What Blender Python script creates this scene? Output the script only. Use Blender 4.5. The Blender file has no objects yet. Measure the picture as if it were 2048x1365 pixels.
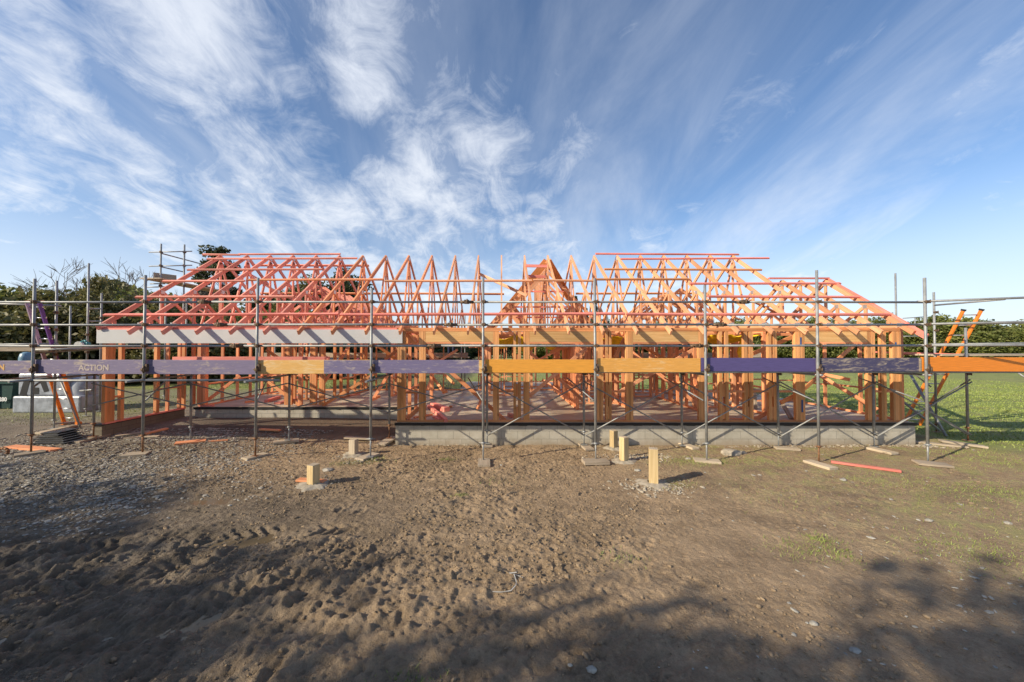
import bpy, math, random
import numpy as np
from mathutils import Vector, Matrix, Euler
random.seed(7); RNG = np.random.default_rng(7)
R = math.radians
S = bpy.context.scene
COL = S.collection
# ------------------------------------------------------------ camera, sun, sky, exposure
F, VX, CY, CAMZ, PITCH = 740.0, 1003.0, 682.5, 2.5, R(0.967)
cam = bpy.data.objects.new('camera', bpy.data.cameras.new('camera')); COL.objects.link(cam)
cam.data.sensor_width = 36; cam.data.lens = 36*F/2048
cam.data.shift_x = (1024-VX)/2048
cam.data.clip_start = 0.05; cam.data.clip_end = 3000
cam.location = (0, 0, CAMZ); cam.rotation_euler = (R(90)+PITCH, 0, 0)
S.camera = cam
SUN_EL = R(27.0)
to_sun = Vector((-0.89, -0.455, 0)).normalized()
sun = bpy.data.objects.new('sun', bpy.data.lights.new('sun', 'SUN')); COL.objects.link(sun)
sun.data.energy = 4.4; sun.data.angle = R(0.6); sun.data.color = (1.0, 0.88, 0.67)
sd = Vector((to_sun.x*math.cos(SUN_EL), to_sun.y*math.cos(SUN_EL), math.sin(SUN_EL)))
sun.rotation_euler = sd.to_track_quat('Z', 'Y').to_euler()
sun.location = (-30, -15, 25)
S.view_settings.view_transform = 'Standard'; S.view_settings.look = 'None'
S.view_settings.exposure = 0.44; S.view_settings.gamma = 1

W = bpy.data.worlds.new('World'); S.world = W; W.use_nodes = True
wt = W.node_tree; wt.nodes.clear()

class NT:
    """small node helper"""
    def __init__(s, t): s.t = t
    def n(s, typ, **kw):
        x = s.t.nodes.new(typ)
        for k, v in kw.items(): setattr(x, k, v)
        return x
    def put(s, sock, v):
        if hasattr(v, 'is_linked') or isinstance(v, bpy.types.NodeSocket): s.t.links.new(v, sock)
        elif v is not None: sock.default_value = v
    def m(s, op, a, b=None, c=None, clamp=False):
        x = s.n('ShaderNodeMath', operation=op); x.use_clamp = clamp
        s.put(x.inputs[0], a); s.put(x.inputs[1], b)
        if c is not None: s.put(x.inputs[2], c)
        return x.outputs[0]
    def mix(s, f, a, b, mode='MIX'):
        x = s.n('ShaderNodeMix', data_type='RGBA', blend_type=mode)
        s.put(x.inputs[0], f)
        for i, v in ((6, a), (7, b)):
            if isinstance(v, (tuple, list)): v = tuple(v)[:3]+(1,)
            s.put(x.inputs[i], v)
        return x.outputs[2]
    def noise(s, vec, scale, detail=4, rough=.55, dist=0, out=0):
        x = s.n('ShaderNodeTexNoise'); s.put(x.inputs['Vector'], vec)
        x.inputs['Scale'].default_value = scale; x.inputs['Detail'].default_value = detail
        x.inputs['Roughness'].default_value = rough; x.inputs['Distortion'].default_value = dist
        return x.outputs[out]
    def ss(s, v, a, b, lo=0., hi=1.):
        x = s.n('ShaderNodeMapRange', interpolation_type='SMOOTHSTEP')
        s.put(x.inputs[0], v); s.put(x.inputs[1], a); s.put(x.inputs[2], b)
        s.put(x.inputs[3], lo); s.put(x.inputs[4], hi)
        return x.outputs[0]
    def mapv(s, vec, scale=(1,1,1), rot=(0,0,0), loc=(0,0,0)):
        x = s.n('ShaderNodeMapping'); s.put(x.inputs[0], vec)
        x.inputs['Scale'].default_value = scale; x.inputs['Rotation'].default_value = rot
        x.inputs['Location'].default_value = loc
        return x.outputs[0]
    def comb(s, x, y, z=0.):
        c = s.n('ShaderNodeCombineXYZ')
        for i, v in enumerate((x, y, z)): s.put(c.inputs[i], v)
        return c.outputs[0]
    def sep(s, v):
        c = s.n('ShaderNodeSeparateXYZ'); s.put(c.inputs[0], v); return c.outputs

def world_sky():
    t = NT(wt)
    sky = t.n('ShaderNodeTexSky', sky_type='NISHITA'); sky.sun_disc = False
    sky.sun_elevation = SUN_EL; sky.sun_rotation = math.atan2(to_sun.x, to_sun.y)
    sky.air_density = 1.0; sky.dust_density = 0.6; sky.ozone_density = 2.2
    tc = t.n('ShaderNodeTexCoord'); d = tc.outputs['Generated']
    x, y, z = t.sep(d)
    az = t.m('ARCTAN2', x, y); el = t.m('ARCSINE', z)
    # cloud layer on a high flat sheet
    zz = t.m('ADD', t.m('MAXIMUM', z, 0.0), 0.30)
    u = t.m('DIVIDE', x, zz); v = t.m('DIVIDE', y, zz)
    P = t.comb(u, v, 0.)
    Pr = t.mapv(P, scale=(1.75, 1.35, 1), rot=(0, 0, R(38)))
    n1 = t.noise(Pr, 1.7, 10, .6, .45)
    n2 = t.noise(t.mapv(P, scale=(1.4, 1.0, 1), rot=(0, 0, R(52)), loc=(3.1, 1.7, 0)), 5.5, 10, .7, 1.1)
    n3 = t.noise(t.mapv(P, scale=(2.6, .6, 1), rot=(0, 0, R(-40)), loc=(1.1, .7, 0)), 2.2, 8, .62, .5)
    nn = t.m('ADD', t.m('MULTIPLY', n1, .56), t.m('ADD', t.m('MULTIPLY', n2, .32), t.m('MULTIPLY', n3, .12)))
    bias = None
    blobs = [(-0.80, 0.30, .10, .50, 35, .62), (-0.74, .58, .16, .22, 0, .7), (-.92, .50, .07, .22, 30, .8), (-0.62, .38, .13, .16, -25, .62), (-.66, .26, .20, .07, 0, .35),
             (-0.36, .62, .12, .14, 0, .6), (-.42, .30, .30, .11, 5, .66), (-0.07, .47, .15, .18, 15, .74), (-0.20, .32, .22, .10, 10, .6),
             (-0.9, .22, .35, .09, 8, .5), (-0.1, .17, .55, .10, 0, .68), (.45, .15, .40, .07, 0, .5), (-.16, .40, .28, .17, 10, .64), (.02, .33, .16, .10, 20, .55), (-.5, .45, .16, .14, -20, .5), (.20, .50, .10, .06, -20, .3), (-.30, .44, .10, .12, 20, .4)]
    for (a0, e0, ra, re, rot, w) in blobs:
        da = t.m('SUBTRACT', az, a0); de = t.m('SUBTRACT', el, e0)
        c, s_ = math.cos(R(rot)), math.sin(R(rot))
        p = t.m('ADD', t.m('MULTIPLY', da, c/ra), t.m('MULTIPLY', de, s_/ra))
        q = t.m('SUBTRACT', t.m('MULTIPLY', de, c/re), t.m('MULTIPLY', da, s_/re))
        r2 = t.m('ADD', t.m('MULTIPLY', p, p), t.m('MULTIPLY', q, q))
        g = t.m('MULTIPLY', t.m('POWER', 2.718, t.m('MULTIPLY', r2, -.9)), w)
        bias = g if bias is None else t.m('MAXIMUM', bias, g)
    dens = t.m('ADD', bias, t.m('MULTIPLY', t.m('SUBTRACT', nn, .505), 4.0))
    dens = t.ss(dens, 0.0, 1.12)
    # thin high veils that streak from the horizon to the upper right
    Ps = t.mapv(P, scale=(2.0, .55, 1), rot=(0, 0, R(36)))
    v1 = t.noise(Ps, 1.25, 9, .6, .6)
    veil = t.m('MULTIPLY', t.ss(v1, .34, .80), t.ss(el, .75, .10, .45, .95))
    veil = t.m('MULTIPLY', veil, t.ss(az, -.2, .35, .55, 1.))
    hz = t.ss(el, .34, .02, 0., .62)
    cov = t.m('MAXIMUM', t.m('MULTIPLY', dens, .9), t.m('MULTIPLY', veil, .76))
    cov = t.m('MAXIMUM', cov, hz)
    cc = t.mix(t.ss(el, .1, .7), (6.3, 6.55, 6.9), (5.3, 5.65, 6.3))
    skyc = t.mix(1.0, sky.outputs[0], (0.86, .93, 1.02), 'MULTIPLY')
    low = t.mix(t.ss(el, .0, .30), (.70, .80, .92), (1., 1., 1.))
    skyc = t.mix(1.0, skyc, low, 'MULTIPLY')
    col = t.mix(cov, skyc, cc)
    bg = t.n('ShaderNodeBackground'); t.put(bg.inputs[0], col); bg.inputs[1].default_value = 0.118
    o = t.n('ShaderNodeOutputWorld'); wt.links.new(bg.outputs[0], o.inputs[0])
world_sky()

# ------------------------------------------------------------ pixel -> place helper
cp, sp = math.cos(PITCH), math.sin(PITCH)
def at(px, py, Y):
    """the point at depth Y that stands where (px, py) of the photograph shows it"""
    a, b = px-VX, CY-py
    dy = F*cp - b*sp; dz = b*cp + F*sp
    k = Y/dy
    return Vector((a*k, Y, CAMZ+dz*k))
def ground_at(px, py, z=0.05):
    a, b = px-VX, CY-py
    dy = F*cp - b*sp; dz = b*cp + F*sp
    k = (z-CAMZ)/dz
    return Vector((a*k, dy*k, z))
def sst(a, b, x):
    t = np.clip((x-a)/(b-a), 0, 1); return t*t*(3-2*t)
def gh(x, y):
    x = np.asarray(x, float); y = np.asarray(y, float)
    left = sst(-2.0, -8.5, x)
    rec = sst(9.2, 10.8, y)*sst(-2.2, -3.4, x)
    z = .05 + .17*left*sst(4.0, 8.0, y) + .2*rec*(1-.6*left) + .12*sst(12, 22, y)
    z = z + .10*np.exp(-(((x-11.3)/.55)**2+((y-9.75)/.5)**2))   # small sand heap by the right corner
    return z
def G(x, y): return float(gh(x, y))

# ------------------------------------------------------------ materials
def newmat(name):
    m = bpy.data.materials.new(name); m.use_nodes = True
    t = NT(m.node_tree); b = m.node_tree.nodes['Principled BSDF']
    return m, t, b
def c4(c): return (c[0], c[1], c[2], 1)
def wood(name, c1, c2, rough=.65, grain=1., tint=(.70, 1.14), stain=None):
    m, t, b = newmat(name)
    uv = t.n('ShaderNodeTexCoord').outputs['UV']
    g = t.noise(t.mapv(uv, scale=(1.2, 26, 1)), 1.6*grain, 6, .6, .6)
    k = t.noise(t.mapv(uv, scale=(5, 9, 1)), 1.2, 2, .5)
    lo = t.noise(t.mapv(uv, scale=(.45, .35, 1)), 1.0, 1, .5)
    col = t.mix(t.ss(g, .3, .72), c1, c2)
    col = t.mix(t.ss(k, .67, .74, 0, .6), col, (c1[0]*.35, c1[1]*.28, c1[2]*.25))
    tn = t.ss(lo, .3, .7, tint[0], tint[1])
    col = t.mix(1.0, col, t.comb(tn, tn, tn), 'MULTIPLY')
    if stain:
        s2 = t.noise(t.mapv(uv, scale=(1.5, 6, 1)), 1.8, 6, .65)
        col = t.mix(t.ss(s2, .48, .62, 0, .8), col, stain)
    t.put(b.inputs['Base Color'], col); b.inputs['Roughness'].default_value = rough
    bp = t.n('ShaderNodeBump'); bp.inputs['Strength'].default_value = .25; bp.inputs['Distance'].default_value = .004
    t.put(bp.inputs['Height'], g); t.put(b.inputs['Normal'], bp.outputs[0])
    return m
def paint(name, c1, wear, amt, rough=.55):
    """painted board, worn to the wood in streaks"""
    m, t, b = newmat(name)
    uv = t.n('ShaderNodeTexCoord').outputs['UV']
    a = t.noise(t.mapv(uv, scale=(3.0, 11, 1)), 1.5, 8, .7, .8)
    f = t.noise(t.mapv(uv, scale=(2, 40, 1)), 2.0, 5, .6)
    l = t.noise(uv, 1.3, 3, .5)
    w = t.m('ADD', t.m('MULTIPLY', a, .7), t.m('MULTIPLY', l, .3))
    w = t.ss(w, 1-amt-.06, 1-amt+.07)
    col = t.mix(t.ss(f, .3, .75), (c1[0]*.82, c1[1]*.82, c1[2]*.82), (c1[0]*1.12, c1[1]*1.12, c1[2]*1.1))
    col = t.mix(t.m('MULTIPLY', w, .85), col, wear)
    t.put(b.inputs['Base Color'], col); b.inputs['Roughness'].default_value = rough
    bp = t.n('ShaderNodeBump'); bp.inputs['Strength'].default_value = .2; bp.inputs['Distance'].default_value = .003
    t.put(bp.inputs['Height'], f); t.put(b.inputs['Normal'], bp.outputs[0])
    return m
def plain(name, c, rough=.6, metal=0., var=.25, scale=6., bump=0.):
    m, t, b = newmat(name)
    o = t.n('ShaderNodeTexCoord').outputs['Object']
    n = t.noise(o, scale, 6, .6)
    col = t.mix(t.ss(n, .3, .7), tuple(x*(1-var) for x in c), tuple(min(1, x*(1+var)) for x in c))
    t.put(b.inputs['Base Color'], col)
    b.inputs['Roughness'].default_value = rough; b.inputs['Metallic'].default_value = metal
    if bump:
        bp = t.n('ShaderNodeBump'); bp.inputs['Strength'].default_value = bump; bp.inputs['Distance'].default_value = .01
        t.put(bp.inputs['Height'], n); t.put(b.inputs['Normal'], bp.outputs[0])
    return m
def steel_mat():
    m, t, b = newmat('galvanised_steel')
    o = t.n('ShaderNodeTexCoord').outputs['Object']
    n = t.noise(o, 5, 7, .7); r = t.noise(t.mapv(o, loc=(4, 2, 7)), 2.2, 8, .75)
    col = t.mix(t.ss(n, .3, .7), (.22, .225, .23), (.36, .365, .36))
    ru = t.ss(r, .60, .72, 0, .8)
    col = t.mix(ru, col, (.16, .085, .045))
    t.put(b.inputs['Base Color'], col)
    t.put(b.inputs['Metallic'], t.m('MULTIPLY', t.m('SUBTRACT', 1., ru), .25))
    b.inputs['Roughness'].default_value = .52
    return m
def block_mat(dark=1.):
    m, t, b = newmat('concrete_block')
    uv = t.n('ShaderNodeTexCoord').outputs['UV']
    br = t.n('ShaderNodeTexBrick'); t.put(br.inputs['Vector'], uv)
    br.inputs['Scale'].default_value = 1; br.inputs['Brick Width'].default_value = .4; br.inputs['Row Height'].default_value = .2
    br.inputs['Mortar Size'].default_value = .006; br.inputs['Mortar Smooth'].default_value = .3; br.inputs['Bias'].default_value = 0
    br.inputs['Color1'].default_value = (.43, .405, .345, 1); br.inputs['Color2'].default_value = (.50, .465, .40, 1)
    br.inputs['Mortar'].default_value = (.29, .275, .24, 1)
    n = t.noise(uv, 2.5, 6, .65); f = t.noise(uv, 120, 3, .6)
    col = t.mix(1., br.outputs['Color'], t.mix(t.ss(n, .3, .7), (.84, .82, .78), (1.08, 1.08, 1.08)), 'MULTIPLY')
    _, vv, _ = t.sep(uv)
    splash = t.ss(t.m('ADD', vv, t.m('MULTIPLY', n, .18)), .36, .08, 0, .75)
    col = t.mix(splash, col, (.30, .225, .15))
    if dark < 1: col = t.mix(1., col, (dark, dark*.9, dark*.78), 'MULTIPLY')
    t.put(b.inputs['Base Color'], col); b.inputs['Roughness'].default_value = .9
    bp = t.n('ShaderNodeBump'); bp.inputs['Strength'].default_value = .5; bp.inputs['Distance'].default_value = .006
    t.put(bp.inputs['Height'], t.m('ADD', t.m('MULTIPLY', br.outputs['Fac'], -1.), t.m('MULTIPLY', f, .5)))
    t.put(b.inputs['Normal'], bp.outputs[0])
    return m
def slab_mat():
    m, t, b = newmat('concrete_slab')
    o = t.n('ShaderNodeTexCoord').outputs['Object']
    n = t.noise(o, .9, 8, .65, .5); w = t.noise(t.mapv(o, loc=(7, 3, 0)), .7, 4, .55)
    col = t.mix(t.ss(n, .32, .68), (.34, .27, .19), (.54, .455, .345))
    wet = t.ss(w, .50, .60)
    col = t.mix(t.m('MULTIPLY', wet, .35), col, (.20, .14, .10))
    t.put(b.inputs['Base Color'], col)
    t.put(b.inputs['Roughness'], t.m('SUBTRACT', .7, t.m('MULTIPLY', wet, .28)))
    return m
M = {}
M['steel'] = steel_mat()
M['coupler'] = plain('rusty_coupler', (.15, .10, .065), .6, .4, .4, 30)
M['pink'] = wood('pink_timber', (.82, .26, .175), (.90, .42, .31))
M['salmon'] = wood('salmon_timber', (.76, .26, .105), (.86, .40, .20))
M['peach'] = wood('peach_timber', (.77, .33, .15), (.87, .465, .265))
M['gold'] = wood('golden_timber', (.66, .285, .095), (.80, .42, .18))
M['orange'] = wood('orange_timber', (.64, .24, .08), (.78, .36, .15))
M['lintel'] = wood('laminated_timber', (.62, .35, .13), (.76, .48, .21), grain=.5)
M['red'] = wood('red_timber', (.78, .20, .15), (.88, .33, .26))
M['greywood'] = wood('weathered_timber', (.32, .25, .18), (.52, .43, .33), .85)
M['palewood'] = wood('pale_timber', (.44, .35, .25), (.60, .50, .37), .8)
M['post'] = wood('treated_post_timber', (.50, .36, .17), (.66, .50, .28), .75)
M['white'] = plain('white_board', (.56, .565, .57), .5, 0, .03, 3)
M['block'] = block_mat(); M['shadeblock'] = block_mat(.42); M['slab'] = slab_mat()
M['dpc'] = plain('black_membrane', (.012, .012, .013), .5, 0, .3, 8)
M['purple'] = paint('faded_purple_paint', (.215, .18, .30), (.46, .38, .32), .43)
M['darkpurple'] = paint('dark_purple_paint', (.10, .08, .23), (.3, .25, .28), .28)
M['worn'] = paint('worn_dark_paint', (.065, .06, .13), (.42, .35, .27), .475)
M['streaky'] = paint('streaky_purple_paint', (.185, .16, .29), (.46, .39, .36), .44)
M['orangepaint'] = paint('orange_paint', (.80, .36, .05), (.86, .55, .22), .34)
M['paleorange'] = paint('pale_orange_paint', (.78, .45, .14), (.80, .58, .32), .46)
M['midorange'] = paint('mid_orange_paint', (.78, .39, .09), (.80, .54, .26), .42)
M['brightorange'] = paint('bright_orange_paint', (.80, .25, .025), (.7, .4, .2), .28)
M['ladder_orange'] = plain('orange_fibreglass', (.80, .22, .02), .45, 0, .15, 5)
M['ladder_purple'] = plain('purple_fibreglass', (.13, .05, .24), .45, 0, .2, 5)
M['ladder_pale'] = plain('faded_lilac_fibreglass', (.45, .33, .42), .5, 0, .12, 5)
M['alu'] = plain('aluminium', (.62, .62, .62), .35, .7, .1, 8)
M['blackplastic'] = plain('black_plastic', (.02, .02, .022), .42, 0, .3, 5)
M['strap'] = plain('dirty_strap', (.46, .44, .40), .5)
M['whiteplastic'] = plain('white_plastic', (.78, .78, .76), .4, 0, .05, 9)
M['wrap'] = plain('grey_plastic_wrap', (.33, .36, .41), .3, 0, .3, 4, 1.)
M['teal'] = plain('teal_plastic', (.02, .22, .26), .4, 0, .1, 5)
M['greenbin'] = plain('dark_green_plastic', (.012, .05, .045), .45, 0, .2, 4)
M['bluedrum'] = plain('blue_plastic', (.16, .28, .38), .4, 0, .1, 4)
M['letter_orange'] = plain('orange_stencil', (.72, .42, .14), .7, 0, .3, 20)
M['letter_pale'] = plain('pale_stencil', (.48, .40, .37), .7, 0, .3, 20)
M['letter_white'] = plain('white_lettering', (.8, .8, .8), .6, 0, .05, 9)
M['yellow'] = plain('yellow_net', (.86, .56, .01), .7, 0, .2, 9)
M['stone'] = plain('river_stone', (.34, .31, .265), .9, 0, .4, 7)
M['palestone'] = plain('pale_pebble', (.34, .315, .27), .9, 0, .3, 9)
M['concrete'] = plain('rough_concrete', (.37, .32, .25), .95, 0, .25, 12, .8)
M['bark'] = plain('bark', (.09, .07, .055), .9, 0, .35, 6, .5)
M['twig'] = plain('bare_twig', (.16, .13, .115), .9, 0, .3, 6)
M['tyre'] = plain('tyre_rubber', (.02, .02, .02), .8)
M['glass'] = plain('dark_glass', (.03, .04, .05), .08)
M['bluecar'] = plain('grey_blue_car_paint', (.14, .19, .27), .25, .3, .05)
M['maroon'] = plain('maroon_car_paint', (.26, .03, .07), .25, .2, .05)
M['lamp'] = plain('lamp_glass', (.8, .8, .8), .1)
M['skin'] = plain('skin', (.55, .33, .24), .6, 0, .05)
M['navy'] = plain('navy_cloth', (.02, .03, .07), .9, 0, .2)
M['bluecloth'] = plain('blue_cloth', (.05, .12, .3), .9, 0, .2)
def water_mat():
    m, t, b = newmat('muddy_water')
    o = t.n('ShaderNodeTexCoord').outputs['Object']
    n = t.noise(o, 1.5, 3, .5)
    t.put(b.inputs['Base Color'], t.mix(n, (.13, .095, .055), (.17, .13, .08)))
    b.inputs['Roughness'].default_value = .12; b.inputs['IOR'].default_value = 1.33
    bp = t.n('ShaderNodeBump'); bp.inputs['Strength'].default_value = .05; bp.inputs['Distance'].default_value = .01
    t.put(bp.inputs['Height'], t.noise(o, 14, 2, .5)); t.put(b.inputs['Normal'], bp.outputs[0])
    return m
M['water'] = water_mat()
def leaf_mat(name, c1, c2, c3):
    m, t, b = newmat(name)
    geo = t.n('ShaderNodeNewGeometry'); o = t.n('ShaderNodeTexCoord').outputs['Object']
    oi = t.n('ShaderNodeObjectInfo')
    n = t.noise(o, .8, 4, .6); r = geo.outputs['Random Per Island']
    col = t.mix(t.ss(n, .35, .65), c1, c2)
    col = t.mix(t.ss(r, .55, 1., 0, .7), col, c3)
    k = t.ss(oi.outputs['Random'], 0, 1, .8, 1.2)
    col = t.mix(1., col, t.comb(k, k, t.m('MULTIPLY', k, .9)), 'MULTIPLY')
    t.put(b.inputs['Base Color'], col); b.inputs['Roughness'].default_value = .6
    tr = t.n('ShaderNodeBsdfTranslucent'); t.put(tr.inputs[0], col)
    mx = t.n('ShaderNodeMixShader'); mx.inputs[0].default_value = .3
    m.node_tree.links.new(b.outputs[0], mx.inputs[1]); m.node_tree.links.new(tr.outputs[0], mx.inputs[2])
    out = m.node_tree.nodes['Material Output']; m.node_tree.links.new(mx.outputs[0], out.inputs[0])
    return m
M['leaf'] = leaf_mat('hedge_leaves', (.13, .155, .038), (.25, .27, .065), (.36, .34, .10))
M['leafdark'] = leaf_mat('dark_leaves', (.045, .06, .024), (.09, .105, .04), (.13, .135, .055))
M['leafright'] = leaf_mat('right_hedge_leaves', (.10, .125, .032), (.19, .21, .055), (.27, .26, .08))
M['brownleaf'] = leaf_mat('brown_leaves', (.115, .12, .045), (.19, .175, .065), (.25, .205, .095))
def grass_mat():
    m, t, b = newmat('grass_blades')
    geo = t.n('ShaderNodeNewGeometry'); r = geo.outputs['Random Per Island']
    n = t.noise(geo.outputs['Position'], .5, 3, .5)
    col = t.mix(r, (.15, .215, .035), (.34, .38, .10))
    col = t.mix(t.ss(n, .5, .75, 0, .5), col, (.30, .25, .10))
    t.put(b.inputs['Base Color'], col); b.inputs['Roughness'].default_value = .6
    return m
M['grass'] = grass_mat()
def straw_mat():
    m, t, b = newmat('dead_grass')
    r = t.n('ShaderNodeNewGeometry').outputs['Random Per Island']
    t.put(b.inputs['Base Color'], t.mix(r, (.20, .17, .07), (.40, .30, .14))); b.inputs['Roughness'].default_value = .8
    return m
M['straw'] = straw_mat()

# ------------------------------------------------------------ mesh builder and scene tree
class MB:
    def __init__(s): s.v = []; s.f = []; s.uv = []; s.mi = []; s.sm = []
    def quadbox(s, c, L, off=None, worlduv=False, mi=0):
        """c: eight corners (start ring of four, end ring of four)"""
        b = len(s.v); s.v += [tuple(p) for p in c]
        r = random.uniform(0, 50) if off is None else off; r2 = random.uniform(0, 9)
        fs = [(0,1,5,4), (1,2,6,5), (2,3,7,6), (3,0,4,7), (3,2,1,0), (4,5,6,7)]
        w = [(Vector(c[1])-Vector(c[0])).length, (Vector(c[2])-Vector(c[1])).length]
        acc = 0
        for i, f in enumerate(fs):
            s.f.append(tuple(b+k for k in f)); s.mi.append(mi); s.sm.append(False)
            if worlduv:
                P = [Vector(c[k]) for k in f]; n = (P[1]-P[0]).cross(P[2]-P[0])
                a = max(range(3), key=lambda k: abs(n[k]))
                if a == 1: s.uv.append([(p.x, p.z) for p in P])
                elif a == 0: s.uv.append([(p.y, p.z) for p in P])
                else: s.uv.append([(p.x, p.y) for p in P])
            elif i < 4:
                ww = w[i % 2]
                s.uv.append([(r, r2+acc), (r, r2+acc+ww), (r+L, r2+acc+ww), (r+L, r2+acc)]); acc += ww
            else:
                s.uv.append([(r, r2), (r, r2+w[0]), (r+w[1], r2+w[0]), (r+w[1], r2)])
    def beam(s, p0, p1, w, h, up=(0,0,1), mi=0):
        p0 = Vector(p0); p1 = Vector(p1); d = p1-p0; L = d.length; d.normalize()
        up = Vector(up); sd_ = d.cross(up)
        if sd_.length < 1e-4: sd_ = d.cross(Vector((0,1,0)))
        sd_.normalize(); u = sd_.cross(d)
        a, c = sd_*w/2, u*h/2
        ring = [a+c, -a+c, -a-c, a-c]
        ring.reverse()
        s.quadbox([p0+q for q in ring]+[p1+q for q in ring], L, mi=mi); return s
    def box(s, x0, x1, y0, y1, z0, z1, worlduv=False, mi=0):
        d = [x1-x0, y1-y0, z1-z0]
        if worlduv:
            c = [(x0,y0,z0),(x0,y1,z0),(x0,y1,z1),(x0,y0,z1),(x1,y0,z0),(x1,y1,z0),(x1,y1,z1),(x1,y0,z1)]
            c = [c[0],c[3],c[2],c[1],c[4],c[7],c[6],c[5]]
            s.quadbox(c, d[0], worlduv=True, mi=mi); return s
        cx, cy, cz = (x0+x1)/2, (y0+y1)/2, (z0+z1)/2
        k = d.index(max(d))
        if k == 0: s.beam((x0,cy,cz), (x1,cy,cz), d[1], d[2], mi=mi)
        elif k == 1: s.beam((cx,y0,cz), (cx,y1,cz), d[0], d[2], mi=mi)
        else: s.beam((cx,cy,z0), (cx,cy,z1), d[0], d[1], up=(0,1,0), mi=mi)
        return s
    def tube(s, p0, p1, r, n=8, r1=None, caps=True, mi=0):
        p0 = Vector(p0); p1 = Vector(p1); d = (p1-p0); L = d.length; d.normalize()
        r1 = r if r1 is None else r1
        a = d.cross(Vector((0,0,1)))
        if a.length < 1e-3: a = d.cross(Vector((0,1,0)))
        a.normalize(); b_ = a.cross(d); o = len(s.v)
        for (p, rr) in ((p0, r), (p1, r1)):
            for k in range(n):
                q = 2*math.pi*k/n; s.v.append(tuple(p+(a*math.cos(q)+b_*math.sin(q))*rr))
        for k in range(n):
            k2 = (k+1) % n
            s.f.append((o+k, o+k2, o+n+k2, o+n+k)); s.mi.append(mi); s.sm.append(True)
            s.uv.append([(0, k/n), (0, (k+1)/n), (L, (k+1)/n), (L, k/n)])
        if caps:
            s.f.append(tuple(o+n-1-k for k in range(n))); s.uv.append([(0,0)]*n); s.mi.append(mi); s.sm.append(False)
            s.f.append(tuple(o+n+k for k in range(n))); s.uv.append([(0,0)]*n); s.mi.append(mi); s.sm.append(False)
        return s
    def poly(s, pts, mi=0, smooth=False):
        o = len(s.v); s.v += [tuple(p) for p in pts]
        s.f.append(tuple(range(o, o+len(pts)))); s.uv.append([(p[0], p[1]) for p in pts]); s.mi.append(mi); s.sm.append(smooth); return s
    def prism(s, pts, thick, mi=0):
        """pts: outline; thick: vector"""
        t = Vector(thick); n = len(pts); o = len(s.v)
        s.v += [tuple(Vector(p)) for p in pts]+[tuple(Vector(p)+t) for p in pts]
        def add(f):
            s.f.append(f); s.uv.append([(s.v[k][0]+s.v[k][1], s.v[k][2]) for k in f]); s.mi.append(mi); s.sm.append(False)
        add(tuple(o+k for k in reversed(range(n)))); add(tuple(o+n+k for k in range(n)))
        for k in range(n): add((o+k, o+(k+1) % n, o+n+(k+1) % n, o+n+k))
        return s
    def lathe(s, c, prof, n=16, mi=0):
        c = Vector(c); o = len(s.v)
        for (r, z) in prof:
            for k in range(n):
                q = 2*math.pi*k/n; s.v.append((c.x+r*math.cos(q), c.y+r*math.sin(q), c.z+z))
        for i in range(len(prof)-1):
            for k in range(n):
                k2 = (k+1) % n
                s.f.append((o+i*n+k, o+i*n+k2, o+(i+1)*n+k2, o+(i+1)*n+k)); s.uv.append([(0,0)]*4); s.mi.append(mi); s.sm.append(True)
        return s
    def build(s, name, mat, parent=None, bevel=0):
        me = bpy.data.meshes.new(name)
        off = Vector((0,0,0))
        p = parent
        while p is not None: off += p.location; p = p.parent
        origin = None
        if parent is None:
            a = np.array(s.v); lo, hi = a.min(0), a.max(0)
            origin = Vector(((lo[0]+hi[0])/2, (lo[1]+hi[1])/2, lo[2])); off = origin
        me.from_pydata([(v[0]-off.x, v[1]-off.y, v[2]-off.z) for v in s.v], [], s.f)
        uvl = me.uv_layers.new(name='UVMap')
        flat = [c for f in s.uv for q in f for c in q]
        uvl.data.foreach_set('uv', flat)
        me.polygons.foreach_set('use_smooth', s.sm)
        for m in (mat if isinstance(mat, (list, tuple)) else [mat]): me.materials.append(m)
        me.polygons.foreach_set('material_index', s.mi)
        me.update()
        o = bpy.data.objects.new(name, me); COL.objects.link(o)
        if parent is not None: o.parent = parent
        else: o.location = origin
        if bevel:
            bv = o.modifiers.new('bevel', 'BEVEL'); bv.width = bevel; bv.segments = 2; bv.limit_method = 'ANGLE'
        return o
def tag(o, label=None, cat=None, group=None, kind=None):
    if label: o['label'] = label
    if cat: o['category'] = cat
    if group: o['group'] = group
    if kind: o['kind'] = kind
    return o
def empty(name, loc, label, cat, group=None):
    o = bpy.data.objects.new(name, None); COL.objects.link(o); o.location = loc; o.empty_display_size = .3
    return tag(o, label, cat, group)
def copy_tree(o, parent=None):
    c = o.copy(); COL.objects.link(c)
    if parent is not None: c.parent = parent
    for ch in list(o.children): copy_tree(ch, c)
    return c
def np_mesh(name, V, Fc, mat, parent=None, smooth=False, loc=None):
    """V (n,3), Fc (m,k) arrays"""
    me = bpy.data.meshes.new(name); k = Fc.shape[1]
    me.vertices.add(len(V)); me.vertices.foreach_set('co', np.ascontiguousarray(V, dtype=np.float32).ravel())
    me.loops.add(Fc.size); me.loops.foreach_set('vertex_index', np.ascontiguousarray(Fc, dtype=np.int32).ravel())
    me.polygons.add(len(Fc)); me.polygons.foreach_set('loop_start', np.arange(0, Fc.size, k, dtype=np.int32))
    me.polygons.foreach_set('use_smooth', np.full(len(Fc), smooth))
    me.update(calc_edges=True); me.materials.append(mat)
    o = bpy.data.objects.new(name, me); COL.objects.link(o)
    if parent is not None: o.parent = parent
    if loc is not None: o.location = loc
    return o

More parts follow.
